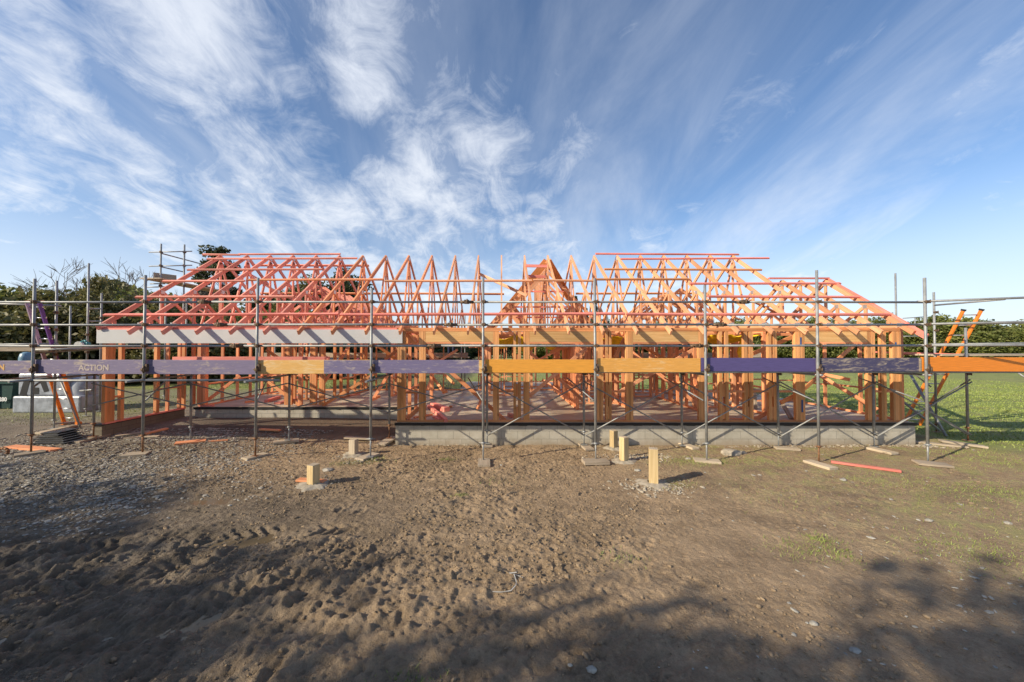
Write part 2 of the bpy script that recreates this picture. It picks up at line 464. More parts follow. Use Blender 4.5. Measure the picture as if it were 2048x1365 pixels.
# ------------------------------------------------------------ ground
def vnoise(x, y, seed):
    """smooth value noise"""
    xi = np.floor(x).astype(np.int64); yi = np.floor(y).astype(np.int64)
    xf = x-xi; yf = y-yi
    def h(a, b):
        n = (a*374761393 + b*668265263 + seed*1274126177) & 0xffffffff
        n = ((n ^ (n >> 13))*1274126177) & 0xffffffff
        return ((n ^ (n >> 16)) & 0xffff)/65535.0
    u = xf*xf*(3-2*xf); v = yf*yf*(3-2*yf)
    return (h(xi,yi)*(1-u)+h(xi+1,yi)*u)*(1-v)+(h(xi,yi+1)*(1-u)+h(xi+1,yi+1)*u)*v
PUD = []   # (x, y, rx, ry, rot)
for (px, py, rx, ry, rt) in ((425, 1003, .55, .22, .1), (250, 997, .5, .16, .1), (490, 1082, .42, .14, .25), (330, 1262, .24, .14, .5), (425, 1235, .20, .11, .4),
                             (540, 1240, .2, .09, .3), (640, 1262, .18, .07, .1), (60, 1255, .34, .06, .65), (190, 1265, .16, .08, .4), (720, 1066, .3, .10, .1), (40, 1345, .2, .05, .6), (470, 1275, .14, .07, .3)):
    g = ground_at(px, py, .04); PUD.append((g.x, g.y, rx, ry, rt))
def ground_detail(X, Y):
    d = np.zeros_like(X)
    near = sst(11.0, 8.0, Y)*sst(13.5, 11.0, np.abs(X))
    rough = .35+.65*sst(3.5, -1.5, X)
    rough = rough*(.30+.95*sst(.30, .72, vnoise(X*.62+.3, Y*.8, 41)))
    wob = .25*vnoise(X*1.1, Y*1.1, 5)
    a = X*.88+Y*.47; b = -X*.47+Y*.88          # mud is dragged along one way
    lf = sst(-.3, -2.2, X)*sst(5.4, 4.4, Y)      # churned ridges running away from the camera on the left
    ra = X*.18+Y*.98; rb = X*.98-Y*.18+.25*vnoise(X*1.3, Y*1.1, 21)
    rg2 = 1-np.abs(2*vnoise(ra*1.7, rb*6.5, 22)-1)
    d += lf*(.060*(rg2-.55)+.034*(vnoise(ra*4.5, rb*15, 23)-.5)+.030*(vnoise(ra*20, rb*38, 24)-.5)+.018*(vnoise(ra*44, rb*70, 25)-.5))
    d += .030*(vnoise(X*1.0, Y*1.3, 1)-.5)
    d += rough*.042*(vnoise(a*1.5+wob, b*4.0, 2)-.5)
    d += rough*.036*(vnoise(a*5.0, b*9.0+wob, 3)-.5)
    r = 1-np.abs(2*vnoise(a*9, b*15, 4)-1)
    d += rough*.024*(r-.5)
    d += (.45+.55*rough)*.030*(vnoise(X*21+1.5*wob, Y*24, 6)-.5)
    d += (.4+.6*rough)*.013*np.maximum(0, .42-np.abs(vnoise(X*11, Y*12, 16)-.5)*3)*-1
    cl = vnoise(X*15+wob, Y*17, 17); d += (.3+.7*rough)*.015*np.maximum(0, cl-.6)*2.5
    d += (.45+.55*rough)*.016*(vnoise(X*48, Y*52, 7)-.5)
    # lug marks of a tyre
    for (p, q, w, amp) in ((ground_at(-60, 1120), ground_at(720, 1050), .22, .04), (ground_at(-60, 1330), ground_at(720, 1150), .22, .03), (ground_at(-100, 1230), ground_at(420, 1120), .2, .03)):
        dv = (q-p); L = dv.length; dv.normalize()
        s_ = (X-p.x)*dv.x+(Y-p.y)*dv.y; t_ = -(X-p.x)*dv.y+(Y-p.y)*dv.x
        m_ = sst(w, w*.7, np.abs(t_))*sst(-.2, .3, s_)*sst(L+.3, L-.3, s_)
        lug = np.sin((s_+np.abs(t_)*.9+.05*vnoise(X*6, Y*6, 9))*2*math.pi/.17)
        d += m_*(amp*.42*np.clip(lug*1.6, -1, 1)-.02)*(1.5*sst(.3, .75, vnoise(X*2.2, Y*2.6, 12)))
    # boot prints
    rg = np.random.default_rng(5)
    for i in range(150):
        fx, fy = rg.uniform(-5.5, 2.6), rg.uniform(2.4, 7.0)
        an = rg.normal(.5, .7); c, s_ = math.cos(an), math.sin(an)
        dep = rg.uniform(.008, .020)
        ix = np.abs(X[0]-fx) < .4; iy = np.abs(Y[:, 0]-fy) < .4
        if not ix.any() or not iy.any(): continue
        sl = np.ix_(iy, ix)
        U = (X[sl]-fx)*c+(Y[sl]-fy)*s_; V = -(X[sl]-fx)*s_+(Y[sl]-fy)*c
        q = np.sqrt((U/.145)**2+(V/(.05+.012*np.cos(U*20)))**2)
        d[sl] += -dep*sst(1.15, .8, q)*(.7+.3*np.sin(U*2*math.pi/.028)) + dep*.55*np.exp(-((q-1.4)/.28)**2)
    for (x, y, rx, ry, rt) in PUD:
        c, s_ = math.cos(rt), math.sin(rt)
        U = ((X-x)*c+(Y-y)*s_)/rx; V = (-(X-x)*s_+(Y-y)*c)/ry
        k = np.exp(-(U*U+V*V)*.9); d = d*(1-.45*k)-.045*k
    return d*near + .03*(1-near)*(vnoise(X*.6, Y*.6, 8)-.5)
def axis(lo, hi, step, outer, n):
    mid = np.arange(lo, hi+1e-6, step)
    g = np.geomspace(step*2, outer, n)
    return np.concatenate([(lo-np.cumsum(g*0+g))[::-1], mid, hi+np.cumsum(g)])
xs = axis(-11.5, 11.5, .017, 260, 42); ys = axis(1.6, 9.4, .017, 260, 42)
GX, GY = np.meshgrid(xs, ys)
GZ = gh(GX, GY)+ground_detail(GX, GY)
under = (GY > 9.55) & (GY < 20) & (GX > -9.6) & (GX < 10.2) & ((GX > -2.5) | (GY > 11.88)) & (GY < 16.2)
nx, ny = len(xs), len(ys)
idx = np.arange(nx*ny).reshape(ny, nx)
FQ = np.stack([idx[:-1, :-1], idx[:-1, 1:], idx[1:, 1:], idx[1:, :-1]], -1).reshape(-1, 4)
def ground_mat():
    m, t, b = newmat('muddy_ground')
    g = t.n('ShaderNodeNewGeometry'); P = g.outputs['Position']
    x, y, z = t.sep(P)
    n1 = t.noise(P, .8, 8, .62, .4); n2 = t.noise(t.mapv(P, loc=(5, 9, 1)), 3.2, 8, .65); n3 = t.noise(P, 28, 6, .7); n4 = t.noise(t.mapv(P, loc=(2, 3, 1)), .35, 5, .6)
    mud = t.mix(t.ss(n2, .3, .7), (.235, .16, .093), (.43, .30, .185))
    mud = t.mix(t.ss(n3, .35, .75, 0, .55), mud, (.50, .37, .24))
    # wetter, greyer mud on the left
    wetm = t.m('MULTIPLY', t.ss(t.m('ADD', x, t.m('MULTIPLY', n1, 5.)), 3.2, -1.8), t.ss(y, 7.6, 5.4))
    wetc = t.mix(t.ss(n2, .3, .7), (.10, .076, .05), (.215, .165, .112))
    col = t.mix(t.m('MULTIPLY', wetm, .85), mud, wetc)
    # grey gravel drive
    gm = t.m('MULTIPLY', t.ss(t.m('ADD', x, t.m('MULTIPLY', n1, 3.)), -3.4, -6.2), t.ss(y, 4.6, 6.0))
    gcol = t.mix(t.ss(n3, .3, .7), (.12, .105, .085), (.27, .245, .205))
    col = t.mix(t.m('MULTIPLY', gm, .8), col, gcol)
    # grass: thin on the right, full in the field
    gr = t.mix(t.ss(n3, .3, .7), (.17, .215, .04), (.32, .35, .10))
    gr = t.mix(t.ss(n4, .45, .65, 0, .6), gr, (.27, .26, .09))
    thin = t.m('MULTIPLY', t.ss(t.m('ADD', x, t.m('MULTIPLY', y, .55)), 5.8, 10.5, 0, .8), t.ss(n2, .42, .66))
    right = t.ss(t.m('ADD', x, t.m('MULTIPLY', n1, 2.2)), 11.6, 13.2)
    right = t.m('MULTIPLY', right, t.ss(y, 7.6, 9.6))
    far = t.ss(t.m('ADD', y, t.m('MULTIPLY', n1, 3.)), 18.5, 21.0)
    leftg = t.m('MULTIPLY', t.ss(t.m('ADD', x, t.m('MULTIPLY', n1, 2.)), -10.0, -11.5), t.m('MULTIPLY', t.ss(y, 10.4, 12.5), t.ss(n2, .35, .6, .15, .5)))
    full = t.m('MAXIMUM', t.m('MAXIMUM', right, far), leftg)
    gr = t.mix(t.ss(t.noise(t.mapv(P, loc=(3, 8, 2)), 1.1, 6, .65), .52, .68, 0, .6), gr, (.30, .235, .12))
    f = t.m('MAXIMUM', full, t.m('MULTIPLY', thin, .75))
    col = t.mix(f, col, gr)
    dp = t.ss(t.noise(t.mapv(P, scale=(.8, 1.5, 1), rot=(0, 0, R(28)), loc=(4, 7, 3)), .9, 6, .6, .6), .50, .64, 0, .55)
    col = t.mix(dp, col, t.mix(.5, col, (.06, .043, .028)))
    sp = t.ss(t.noise(t.mapv(P, loc=(1, 4, 2)), 60, 5, .75), .56, .68, 0, .5)
    col = t.mix(sp, col, (.10, .072, .045))
    deck_shade = t.m('MULTIPLY', t.m('MULTIPLY', t.ss(x, -9.6, -8.4), t.ss(x, -2.0, -3.0)), t.ss(y, 9.3, 10.3))  # shade of the deck painted into the recess ground colour
    col = t.mix(t.m('MULTIPLY', deck_shade, .75), col, (.085, .058, .038))
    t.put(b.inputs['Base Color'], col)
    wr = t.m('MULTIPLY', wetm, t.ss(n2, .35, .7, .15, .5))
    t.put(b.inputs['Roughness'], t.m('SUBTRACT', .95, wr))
    b.inputs['Specular IOR Level'].default_value = .5
    bp = t.n('ShaderNodeBump'); bp.inputs['Strength'].default_value = 1.; bp.inputs['Distance'].default_value = .05
    n5 = t.noise(P, 90, 4, .7)
    t.put(bp.inputs['Height'], t.m('ADD', t.m('MULTIPLY', n3, .7), t.m('MULTIPLY', n5, .3))); t.put(b.inputs['Normal'], bp.outputs[0])
    return m
GZ = np.where(under, GZ-.25, GZ)
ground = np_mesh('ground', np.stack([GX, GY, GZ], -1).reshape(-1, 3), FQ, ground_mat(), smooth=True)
tag(ground, kind='structure')
for (x, y, rx, ry, rt) in PUD:
    mb = MB(); pts = []
    zl = G(x, y)-.037-.0016*len([q for q in bpy.data.objects if q.name.startswith('puddle')])
    for k in range(24):
        q = 2*math.pi*k/24; rr = 1.35
        u, v = rx*rr*math.cos(q), ry*rr*math.sin(q); c, s_ = math.cos(rt), math.sin(rt)
        pts.append((x+u*c-v*s_, y+u*s_+v*c, zl))
    o = mb.poly(pts).build('puddle', M['water']); tag(o, kind='structure')
#@@OBJECTS@@
SHADE = [(-25.5, -1.5, 1.0, .95), (-21.0, -3.2, 1.0, 1.0), (-16.5, -4.6, 1.0, .92), (-12.4, -5.6, .85, .90), (-8.2, -4.0, .74, .89), (-4.6, -3.9, .70, .86)]
# ------------------------------------------------------------ foundation
WF = 9.32        # face of the front wall
SLAB = .615
fnd = empty('foundation', (0, WF, 0), 'grey concrete block foundation with a dusty slab carrying the timber house frame', 'foundation')
XL, XW, XR, YR = -10.12, -2.66, 10.38, 16.4
def wall(*a, mat='block'):
    mb = MB(); mb.box(*a, worlduv=True); return mb.build('block_wall', M[mat], fnd)
wall(XW, XR, WF, WF+.19, -.2, .535)                      # front of the right part
wall(XW, XW+.19, WF+.19, 11.8, -.2, .532)                # return beside the recess
wall(-9.7, XW-.002, 11.75, 11.94, -.2, .534)               # back of the recess
wall(XL-.1, XL+.09, WF, 11.75, -.2, .533, mat='shadeblock')                # low wall on the left, shade painted in as darker blocks
wall(XR-.19, XR, WF+.19, 13.0, -.2, .533)
mb = MB(); mb.prism([(XW-.01, WF-.012, .537), (XR+.01, WF-.012, .537), (XR+.01, YR, .537), (-9.75, YR, .537), (-9.75, 11.735, .537), (XW-.01, 11.735, .537)], (0, 0, .016)); mb.build('damp_course', M['dpc'], fnd)
mb = MB()
for (a, b, yy) in ((XW-.02, XR+.02, WF-.022), (-9.75, XW-.02, 11.728)):      # ragged membrane hanging over the edge
    n = int((b-a)/.22)
    for i in range(n):
        x0, x1 = a+(b-a)*i/n, a+(b-a)*(i+1)/n
        mb.quadbox([(x0, yy, .61), (x0, yy, .548-random.uniform(0, .02)), (x0, yy+.012, .548), (x0, yy+.012, .61),
                    (x1, yy, .61), (x1, yy, .548-random.uniform(0, .02)), (x1, yy+.012, .548), (x1, yy+.012, .61)], .2)
mb.build('membrane_edge', M['dpc'], fnd)
mb = MB(); mb.prism([(XW+.02, WF, .555), (XR-.02, WF, .555), (XR-.02, YR, .555), (-9.7, YR, .555), (-9.7, 11.76, .555), (XW+.02, 11.76, .555)], (0, 0, SLAB-.555)); mb.build('slab', M['slab'], fnd)
mb = MB(); mb.box(-1.9, 4.9, YR+.01, 20.4, .05, SLAB-.004); mb.build('rear_slab', M['slab'], fnd)
mb = MB(); mb.box(XL-.14, XL+.12, WF-.01, 11.72, .5345, .556); mb.build('damp_course', M['dpc'], fnd)

# ------------------------------------------------------------ house frame
H = empty('house_frame', (0, WF, SLAB), 'pink and orange timber house frame of studs and roof trusses on a block foundation', 'house frame')
PL0, PL1 = 2.90, 3.0          # wall plate heights
K = 1.037          # the roof plane stands a little back so that only short tails pass the wall
SLOPE, TY, TZ, RIDGE = .692, 8.72*K, 2.5+.41*K, 12.76*K
CH, TH = .115, .045
def ztop(y): return TZ+SLOPE*(y-TY)
def truss(X, ridge, rear, mat, tail=True, websY=None):
    """one fink truss standing across the house at X; chords in the truss mesh, webs its children"""
    X = X*K
    y0 = TY if tail else WF-.10
    rise = ztop(ridge); zr = rise-SLOPE*(rear-ridge)
    mb = MB(); up = (1, 0, 0); dz = CH*.62
    mb.beam((X, y0, ztop(y0)-dz), (X, ridge, rise-dz), CH, TH, up)
    mb.beam((X+.001, ridge, rise-dz), (X+.001, rear, zr-dz), CH, TH-.004, up)
    mb.box(X-TH/2+.004, X+TH/2-.004, WF, 2*ridge-WF, 3.005, 3.005+.09)
    t = mb.build('roof_truss', mat, H)
    span = ridge-WF; m = WF+span*.42
    zb = 3.095
    def web(name, ya, za, yb, zb_):
        w = MB(); w.beam((X, ya, za), (X, yb, zb_), .085, TH-.009, up); w.build(name, mat, t)
    for sgn in (-1, 1):
        Y = lambda y: y if sgn < 0 else 2*ridge-y
        web('strut', Y(m), zb, Y(m), ztop(m)-CH*1.1)
        web('web', Y(m+.05), ztop(m)-CH*1.15, Y(ridge-span*.22), zb+.03)
        if span > 2.5: web('web', Y(ridge-.04), rise-.28, Y(ridge-span*.22), zb+.03)
        web('heel_post', Y(WF+.30), zb, Y(WF+.30), ztop(WF+.30)-CH*1.2)
    web('king_post', ridge, zb, ridge, rise-CH*1.3)
    for (py_, pz) in ((m, ztop(m)-.12), (2*ridge-m, ztop(m)-.12), (ridge, rise-.16), (WF+.02, 3.07)):
        pl = MB(); pl.box(X-TH/2-.003, X+TH/2+.003, py_-.06, py_+.06, pz-.05, pz+.05); pl.build('nail_plate', M['alu'], t)
    return t
for k in range(-11, 11):
    mt = M['pink'] if k <= -7 else M['salmon'] if k <= -3 else M['peach']
    truss(.8*k+.005*math.sin(k*5), RIDGE, 2*RIDGE-TY, mt)
truss(-9.72, RIDGE, 2*RIDGE-TY, M['pink'], tail=False)
for X, mt, tl in ((8.42, 'peach', 1), (8.97, 'peach', 1), (9.72, 'peach', 1)):
    truss(X, 11.07*K, 13.42*K, M[mt], tail=bool(tl))
BX, BR = 9.78*K, 11.07*K
mb = MB(); mb.beam((BX, 8.5*K, ztop(8.5*K)-.02), (BX, BR, ztop(BR)-.02), .14, .03, (1, 0, 0)); mb.build('barge_rafter', M['red'], H)
mb = MB(); mb.beam((BX, BR+.005, ztop(BR)-.02), (BX, 13.42*K, ztop(TY)-.02), .14, .03, (1, 0, 0)); mb.build('barge_rafter', M['red'], H)
def purlin(x0, x1, y, mat, rear=False, lift=.028, ridge=RIDGE):
    x0, x1, y = x0*K, x1*K, y*K
    z = (ztop(y) if not rear else ztop(2*ridge-y))+lift
    n = Vector((0, -SLOPE if not rear else SLOPE, 1)).normalized()
    mb = MB(); j = random.uniform(-.015, .015)
    mb.beam((x0, y, z+j), (x1, y, z-j), .075, .045, n); mb.build('purlin', M[mat], H)
for (a, b, y, m) in ((-9.98, -4.1, 9.28, 'red'), (-4.06, 3.1, 9.29, 'red'), (3.14, 9.75, 9.28, 'red'),
                     (-9.98, -5.67, 10.08, 'pink'), (5.64, 9.83, 10.08, 'red'),
                     (-10.02, -7.6, 10.92, 'pink'), (-7.55, -3.5, 11.0, 'salmon'), (-3.46, .9, 10.93, 'peach'), (.94, 2.75, 10.95, 'peach'), (2.79, 5.6, 11.02, 'orange'), (5.5, 9.9, 10.78, 'red'),
                     (-9.9, -5.66, 11.63, 'pink'), (3.24, 8.2, 11.63, 'orange'),
                     (-9.9, -4.86, 12.40, 'pink'), (4.0, 9.0, 12.40, 'red'),
                     (-10.3, -9.0, 12.70, 'pink'), (-9.1, -5.57, 12.74, 'pink'), (3.25, 8.2, 12.74, 'red')):
    purlin(a, b, y, m)
for (a, b, y, m) in ((-8.8, -4.75, 13.2, 'pink'), (-9.4, -2.2, 14.4, 'salmon'), (-2.15, .1, 14.42, 'orange'), (2.9, 8.0, 14.4, 'orange'), (-6.2, -.9, 15.4, 'salmon'), (-9.7, -5.2, 15.9, 'pink')):
    purlin(a, b, y, m, rear=True)
mb = MB(); mb.beam((8.0*K, BR-.02, ztop(BR)+.03), (9.8*K, BR-.02, ztop(BR)+.03), .075, .045); mb.build('purlin', M['red'], H)
# boards nailed across the trusses
def brace(p, q, mat, w=.045, h=.09, up=(0, 1, 0), name='brace'):
    mb = MB(); mb.beam(p, q, h, w, up); return mb.build(name, M[mat], H)
brace(at(960, 549, 12.3), at(1054, 592, 11.4), 'peach')
brace(at(1051, 532, 12.3), at(1094, 533, 12.3), 'red'); brace(at(1053, 553, 12.2), at(1091, 554, 12.2), 'red')
for (a, b) in (((489, 546, 13.6), (566, 592, 14.2)), ((398, 610, 12.2), (462, 652, 12.6)), ((520, 565, 13.0), (612, 615, 13.4)), ((350, 590, 13.4), (432, 640, 13.6)),
               ((600, 600, 13.2), (660, 640, 13.5)), ((440, 515, 13.2), (520, 560, 14.0)), ((292, 620, 11.6), (330, 655, 11.9))):
    brace(at(*a), at(*b), 'pink', .1, .04)
for (a, b) in (((1395, 600, 13.2), (1480, 640, 13.8)), ((1330, 590, 13.4), (1400, 650, 14.0)), ((1500, 600, 12.4), (1590, 645, 12.6))):
    brace(at(*a), at(*b), 'peach', .1, .04)
# rear wing seen between the trusses
def cross_truss(X, Y, half, zr, mat, ze=2.92):
    sl = (zr-ze)/half; up = (0, 1, 0)
    mb = MB()
    for sg in (-1, 1):
        mb.beam((X+sg*(half+.35), Y+sg*.001, ze-sl*.35-.06), (X, Y+sg*.001, zr-.06), .1, .045, up)
    mb.box(X-half, X+half, Y-.02, Y+.02, 3.005, 3.095)
    t = mb.build('rear_truss', M[mat], H)
    def web(name, xa, za, xb, zb): w = MB(); w.beam((xa, Y, za), (xb, Y, zb), .08, .036, up); w.build(name, M[mat], t)
    web('king_post', X, 3.1, X, zr-.14)
    for sg in (-1, 1):
        xm = X+sg*half*.5; zm = ze+(zr-ze)*.5-.1
        web('strut', xm, 3.1, xm, zm); web('web', xm-sg*.03, zm, X+sg*half*.16, 3.11)
for i in range(6): cross_truss(1.68, 14.3+.85*i, 2.6, 5.6, 'peach')
for i in range(8): cross_truss(-7.1, 14.0+.8*i, 2.7, 4.95, 'pink')
for i in range(5): cross_truss(6.6, 13.6+.8*i, 2.3, 4.7, 'peach')
for sg in (-1, 1):     # wide valley boards laid on the rear slope
    p, q = Vector((1.68+sg*.02, 13.5, 5.66)), Vector((1.68+sg*2.5, 17.1, 3.05))
    brace(p, q, 'orange', .045, .26, (-sg*.5, .35, .8), 'valley_board')
for (zz, yy, a, b) in ((3.62, 14.2, .55, 2.9), (4.02, 14.21, .5, 2.75), (4.62, 14.22, .9, 2.4)):
    mb = MB(); mb.box(a, b, yy, yy+.03, zz, zz+.06); mb.build('purlin', M['red'], H)

# --- stud walls
def px_x(px, Y): return at(px, 700, Y).x
def stud_pack(wallo, x0, x1, y, mat, z0=SLAB+.047, z1=2.9, depth=.09, name='stud'):
    w = x1-x0; n = max(1, int(round(w/.052))); n = min(n, 4); g = .0025
    mb = MB(); each = (w-g*(n-1))/n
    for i in range(n):
        a = x0+i*(each+g); dy = random.uniform(-.004, .004)
        mb.box(a, a+each, y+dy, y+depth+dy, z0, z1)
    return mb.build(name, mat if not isinstance(mat, str) else M[mat], wallo)
def nog(wallo, x0, x1, y, z, mat='salmon'):
    mb = MB(); mb.box(x0, x1, y+.003, y+.085, z, z+.045); mb.build('nogging', M[mat], wallo)
# front wall of the right part
FY = WF+.03
bpf = MB(); bpf.box(XW+.03, XR-.3, FY-.002, FY+.092, SLAB, SLAB+.045)
mb = MB(); mb.box(XW+.03, XR-.3, FY-.003, FY+.093, 2.902, 2.945); mb.box(XW+.02, XR-.29, FY-.004, FY+.094, 2.947, 2.992)
fw = mb.build('wall_frame', M['orange'], H); bpf.build('bottom_plate', M['orange'], fw)
FS = [(795,811),(838,851),(986,998),(1027,1032),(1036,1042),(1047,1059),(1194,1206),(1211,1216),(1218,1223),(1252,1266),(1397,1410),(1438,1444),(1450,1457),(1488,1495),(1498,1506),(1537,1543),(1547,1554),(1591,1609),(1735,1750),(1762,1772),(1785,1802)]
for i, (a, b) in enumerate(FS): stud_pack(fw, px_x(a, FY), px_x(b, FY), FY, 'gold')
for (a, b) in ((1032,1036), (1216,1218), (1444,1450), (1495,1498), (1543,1547)):      # blocking between paired studs
    mb = MB()
    for z in (.68, 1.25, 2.0): mb.box(px_x(a, FY)+.002, px_x(b, FY)-.002, FY+.012, FY+.085, z, z+.32)
    mb.build('blocking', M['orange'], fw)
for (a, b) in ((851, 986), (1059, 1194), (1266, 1397), (1609, 1735)):
    x0, x1 = px_x(a, FY)+.002, px_x(b, FY)-.002
    mb = MB(); mb.box(x0, x1, FY+.001, FY+.09, 2.635, 2.900); mb.build('lintel', M['lintel'], fw)
    mb = MB(); mb.box(x0, x1, FY-.001, FY+.088, 2.588, 2.633); mb.build('lintel_plate', M['salmon'], fw)
for (a, b) in ((811, 838), (998, 1027), (1223, 1252), (1410, 1438), (1457, 1488), (1506, 1537), (1554, 1591), (1750, 1762), (1772, 1785)):
    nog(fw, px_x(a, FY)+.002, px_x(b, FY)-.002, FY, 1.36 if a > 900 else 1.33)
mb = MB()
for (px, y0, y1) in ((1600, 675, 690), (1603, 800, 825), (1790, 685, 692)):
    p, q = at(px, y1, FY-.006), at(px+3, y0, FY-.006)
    mb.box(p.x, q.x, FY-.0075, FY-.0055, p.z, q.z)
mb.build('blue_marking', M['bluecloth'], fw)
# writing on the first lintel stays an unreadable pencil mark in the photograph; left as bare timber
def stud_wall(p, q, mat, spacing=.6, skip=(), z1=2.9, nogs=(1.35,), jitter=.05, ends=True, plate=None):
    """plain frame from p to q (x, y): plates are the frame mesh, each stud and nogging a child"""
    p = Vector((p[0], p[1], 0)); q = Vector((q[0], q[1], 0)); d = q-p; L = d.length; d.normalize()
    n = Vector((-d.y, d.x, 0)); mb = MB()
    bpm = MB(); bpm.beam(p+Vector((0, 0, SLAB+.0225)), q+Vector((0, 0, SLAB+.0225)), .09, .045)
    mb.beam(p+Vector((0, 0, z1+.0225)), q+Vector((0, 0, z1+.0225)), .09, .045)
    mb.beam(p+Vector((0, 0, z1+.0695)), q+Vector((0, 0, z1+.0695)), .09, .045)
    w = mb.build('wall_frame', M[plate or mat], H); bpm.build('bottom_plate', M[plate or mat], w)
    k = int(L/spacing); pos = [min(L-.03, max(.03, i*L/k+random.uniform(-jitter, jitter))) for i in range(k+1)]
    for i, s in enumerate(pos):
        if any(a < s < b for a, b in skip): continue
        c = p+d*s; m2 = MB()
        m2.beam(c+Vector((0, 0, SLAB+.046)), c+Vector((0, 0, z1-.001)), .045 if i not in (0, k) else .085, .088, n)
        m2.build('stud', M[mat], w)
    for z in nogs:
        for i in range(k):
            a, b = pos[i], pos[i+1]
            if any(u < (a+b)/2 < v for u, v in skip): continue
            m2 = MB(); zz = z+random.uniform(-.04, .04)
            m2.beam(p+d*(a+.024)+Vector((0, 0, zz)), p+d*(b-.024)+Vector((0, 0, zz)), .084, .044); m2.build('nogging', M[mat], w)
    return w
# left side wall of the covered corner (studs placed one by one)
LX = -10.02
bpf = MB(); bpf.box(LX-.045, LX+.045, FY, 11.72, SLAB-.057, SLAB-.012)
mb = MB(); mb.box(LX-.045, LX+.045, FY, 11.72, 2.90, 2.945); mb.box(LX-.046, LX+.044, FY, 11.72, 2.947, 2.992)
lw = mb.build('wall_frame', M['red'], H); bpf.build('bottom_plate', M['red'], lw)
for (y, w, m) in ((WF+.01, .24, 'orange'), (9.72, .09, 'orange'), (10.72, .10, 'orange'), (11.1, .045, 'salmon'), (11.5, .06, 'salmon'), (11.66, .06, 'orange')):
    mb = MB(); nn = max(1, int(w/.05))
    for i in range(nn): mb.box(LX-.044+.002*(i % 2), LX+.044, y+i*w/nn, y+(i+1)*w/nn-.002, SLAB-.012, 2.9)
    mb.build('stud', M[m], lw)
for (a, b, z) in ((9.57, 9.72, 1.2), (10.82, 11.1, 1.25), (11.145, 11.5, 1.25)):
    mb = MB(); mb.box(LX-.04, LX+.04, a, b, z, z+.045); mb.build('nogging', M['salmon'], lw)
# recess wall
RYW = 11.80
mb = MB(); mb.box(-9.62, XW+.1, RYW, RYW+.09, 2.90, 2.945); mb.box(-9.62, XW+.1, RYW-.001, RYW+.089, 2.947, 2.992)
bpf = MB(); bpf.box(-9.62, -9.2, RYW, RYW+.09, SLAB, SLAB+.045)
rw = mb.build('wall_frame', M['red'], H); bpf.build('bottom_plate', M['red'], rw)
for (a, b, m) in ((383, 388, 'salmon'), (395, 411, 'salmon'), (569, 584, 'orange'), (597, 604, 'salmon'), (620, 633, 'orange'), (638, 649, 'orange')):
    stud_pack(rw, px_x(a, RYW), px_x(b, RYW), RYW, m)
mb = MB(); mb.box(px_x(411, RYW), px_x(569, RYW), RYW+.002, RYW+.088, 2.62, 2.899); mb.build('lintel', M['gold'], rw)
mb = MB(); mb.box(px_x(649, RYW), XW, RYW+.002, RYW+.088, 2.62, 2.899); mb.build('lintel', M['gold'], rw)
stud_wall((XW+.12, 9.5), (XW+.12, 11.75), 'salmon', .75, plate='orange')
# interior and rear walls
stud_wall((2.3, 11.2), (2.3, 16.2), 'salmon', .42, skip=((2.6, 3.5),))
stud_wall((2.4, 14.1), (5.7, 14.1), 'peach', .55, skip=((1.3, 2.2),))
stud_wall((5.85, 10.6), (5.85, 14.0), 'salmon', .55)
stud_wall((5.95, 13.1), (8.2, 13.1), 'peach', .5, skip=((.9, 1.5),))
stud_wall((7.4, 10.4), (7.4, 12.9), 'salmon', .62)
stud_wall((XR-.12, 9.5), (XR-.12, 12.85), 'salmon', .85)
stud_wall((8.3, 12.95), (XR-.1, 12.95), 'salmon', .7)
stud_wall((-9.6, 16.3), (7.6, 16.3), 'orange', .5, skip=((1.2, 3.2), (7.3, 8.4), (10.6, 12.4)))
stud_wall((-9.55, 11.95), (-9.55, 16.2), 'salmon', .62)
stud_wall((-5.9, 13.6), (-5.9, 16.2), 'orange', .6)
stud_wall((-9.4, 14.9), (-7.6, 14.9), 'salmon', .6)
stud_wall((-.9, 16.5), (-.9, 20.2), 'salmon', .5)
stud_wall((4.1, 16.5), (4.1, 20.2), 'salmon', .5)
stud_wall((-.8, 20.2), (4.0, 20.2), 'peach', .5, skip=((1.5, 2.6),))
stud_wall((.1, 17.6), (2.2, 17.6), 'peach', .45)
stud_wall((6.8, 13.2), (6.8, 16.3), 'peach', .6)
stud_wall((2.5, 15.2), (6.7, 15.2), 'peach', .45, skip=((1.6, 2.5),))
stud_wall((3.9, 11.4), (3.9, 14.0), 'salmon', .5)
stud_wall((2.4, 12.4), (3.85, 12.4), 'peach', .42)
stud_wall((6.0, 11.6), (7.3, 11.6), 'peach', .45)
stud_wall((-.6, 14.5), (-.6, 16.2), 'peach', .5)
stud_wall((-.5, 14.5), (1.2, 14.5), 'peach', .45)
stud_wall((-4.2, 14.2), (-4.2, 16.2), 'salmon', .5)
stud_wall((-7.5, 13.4), (-6.0, 13.4), 'orange', .45)
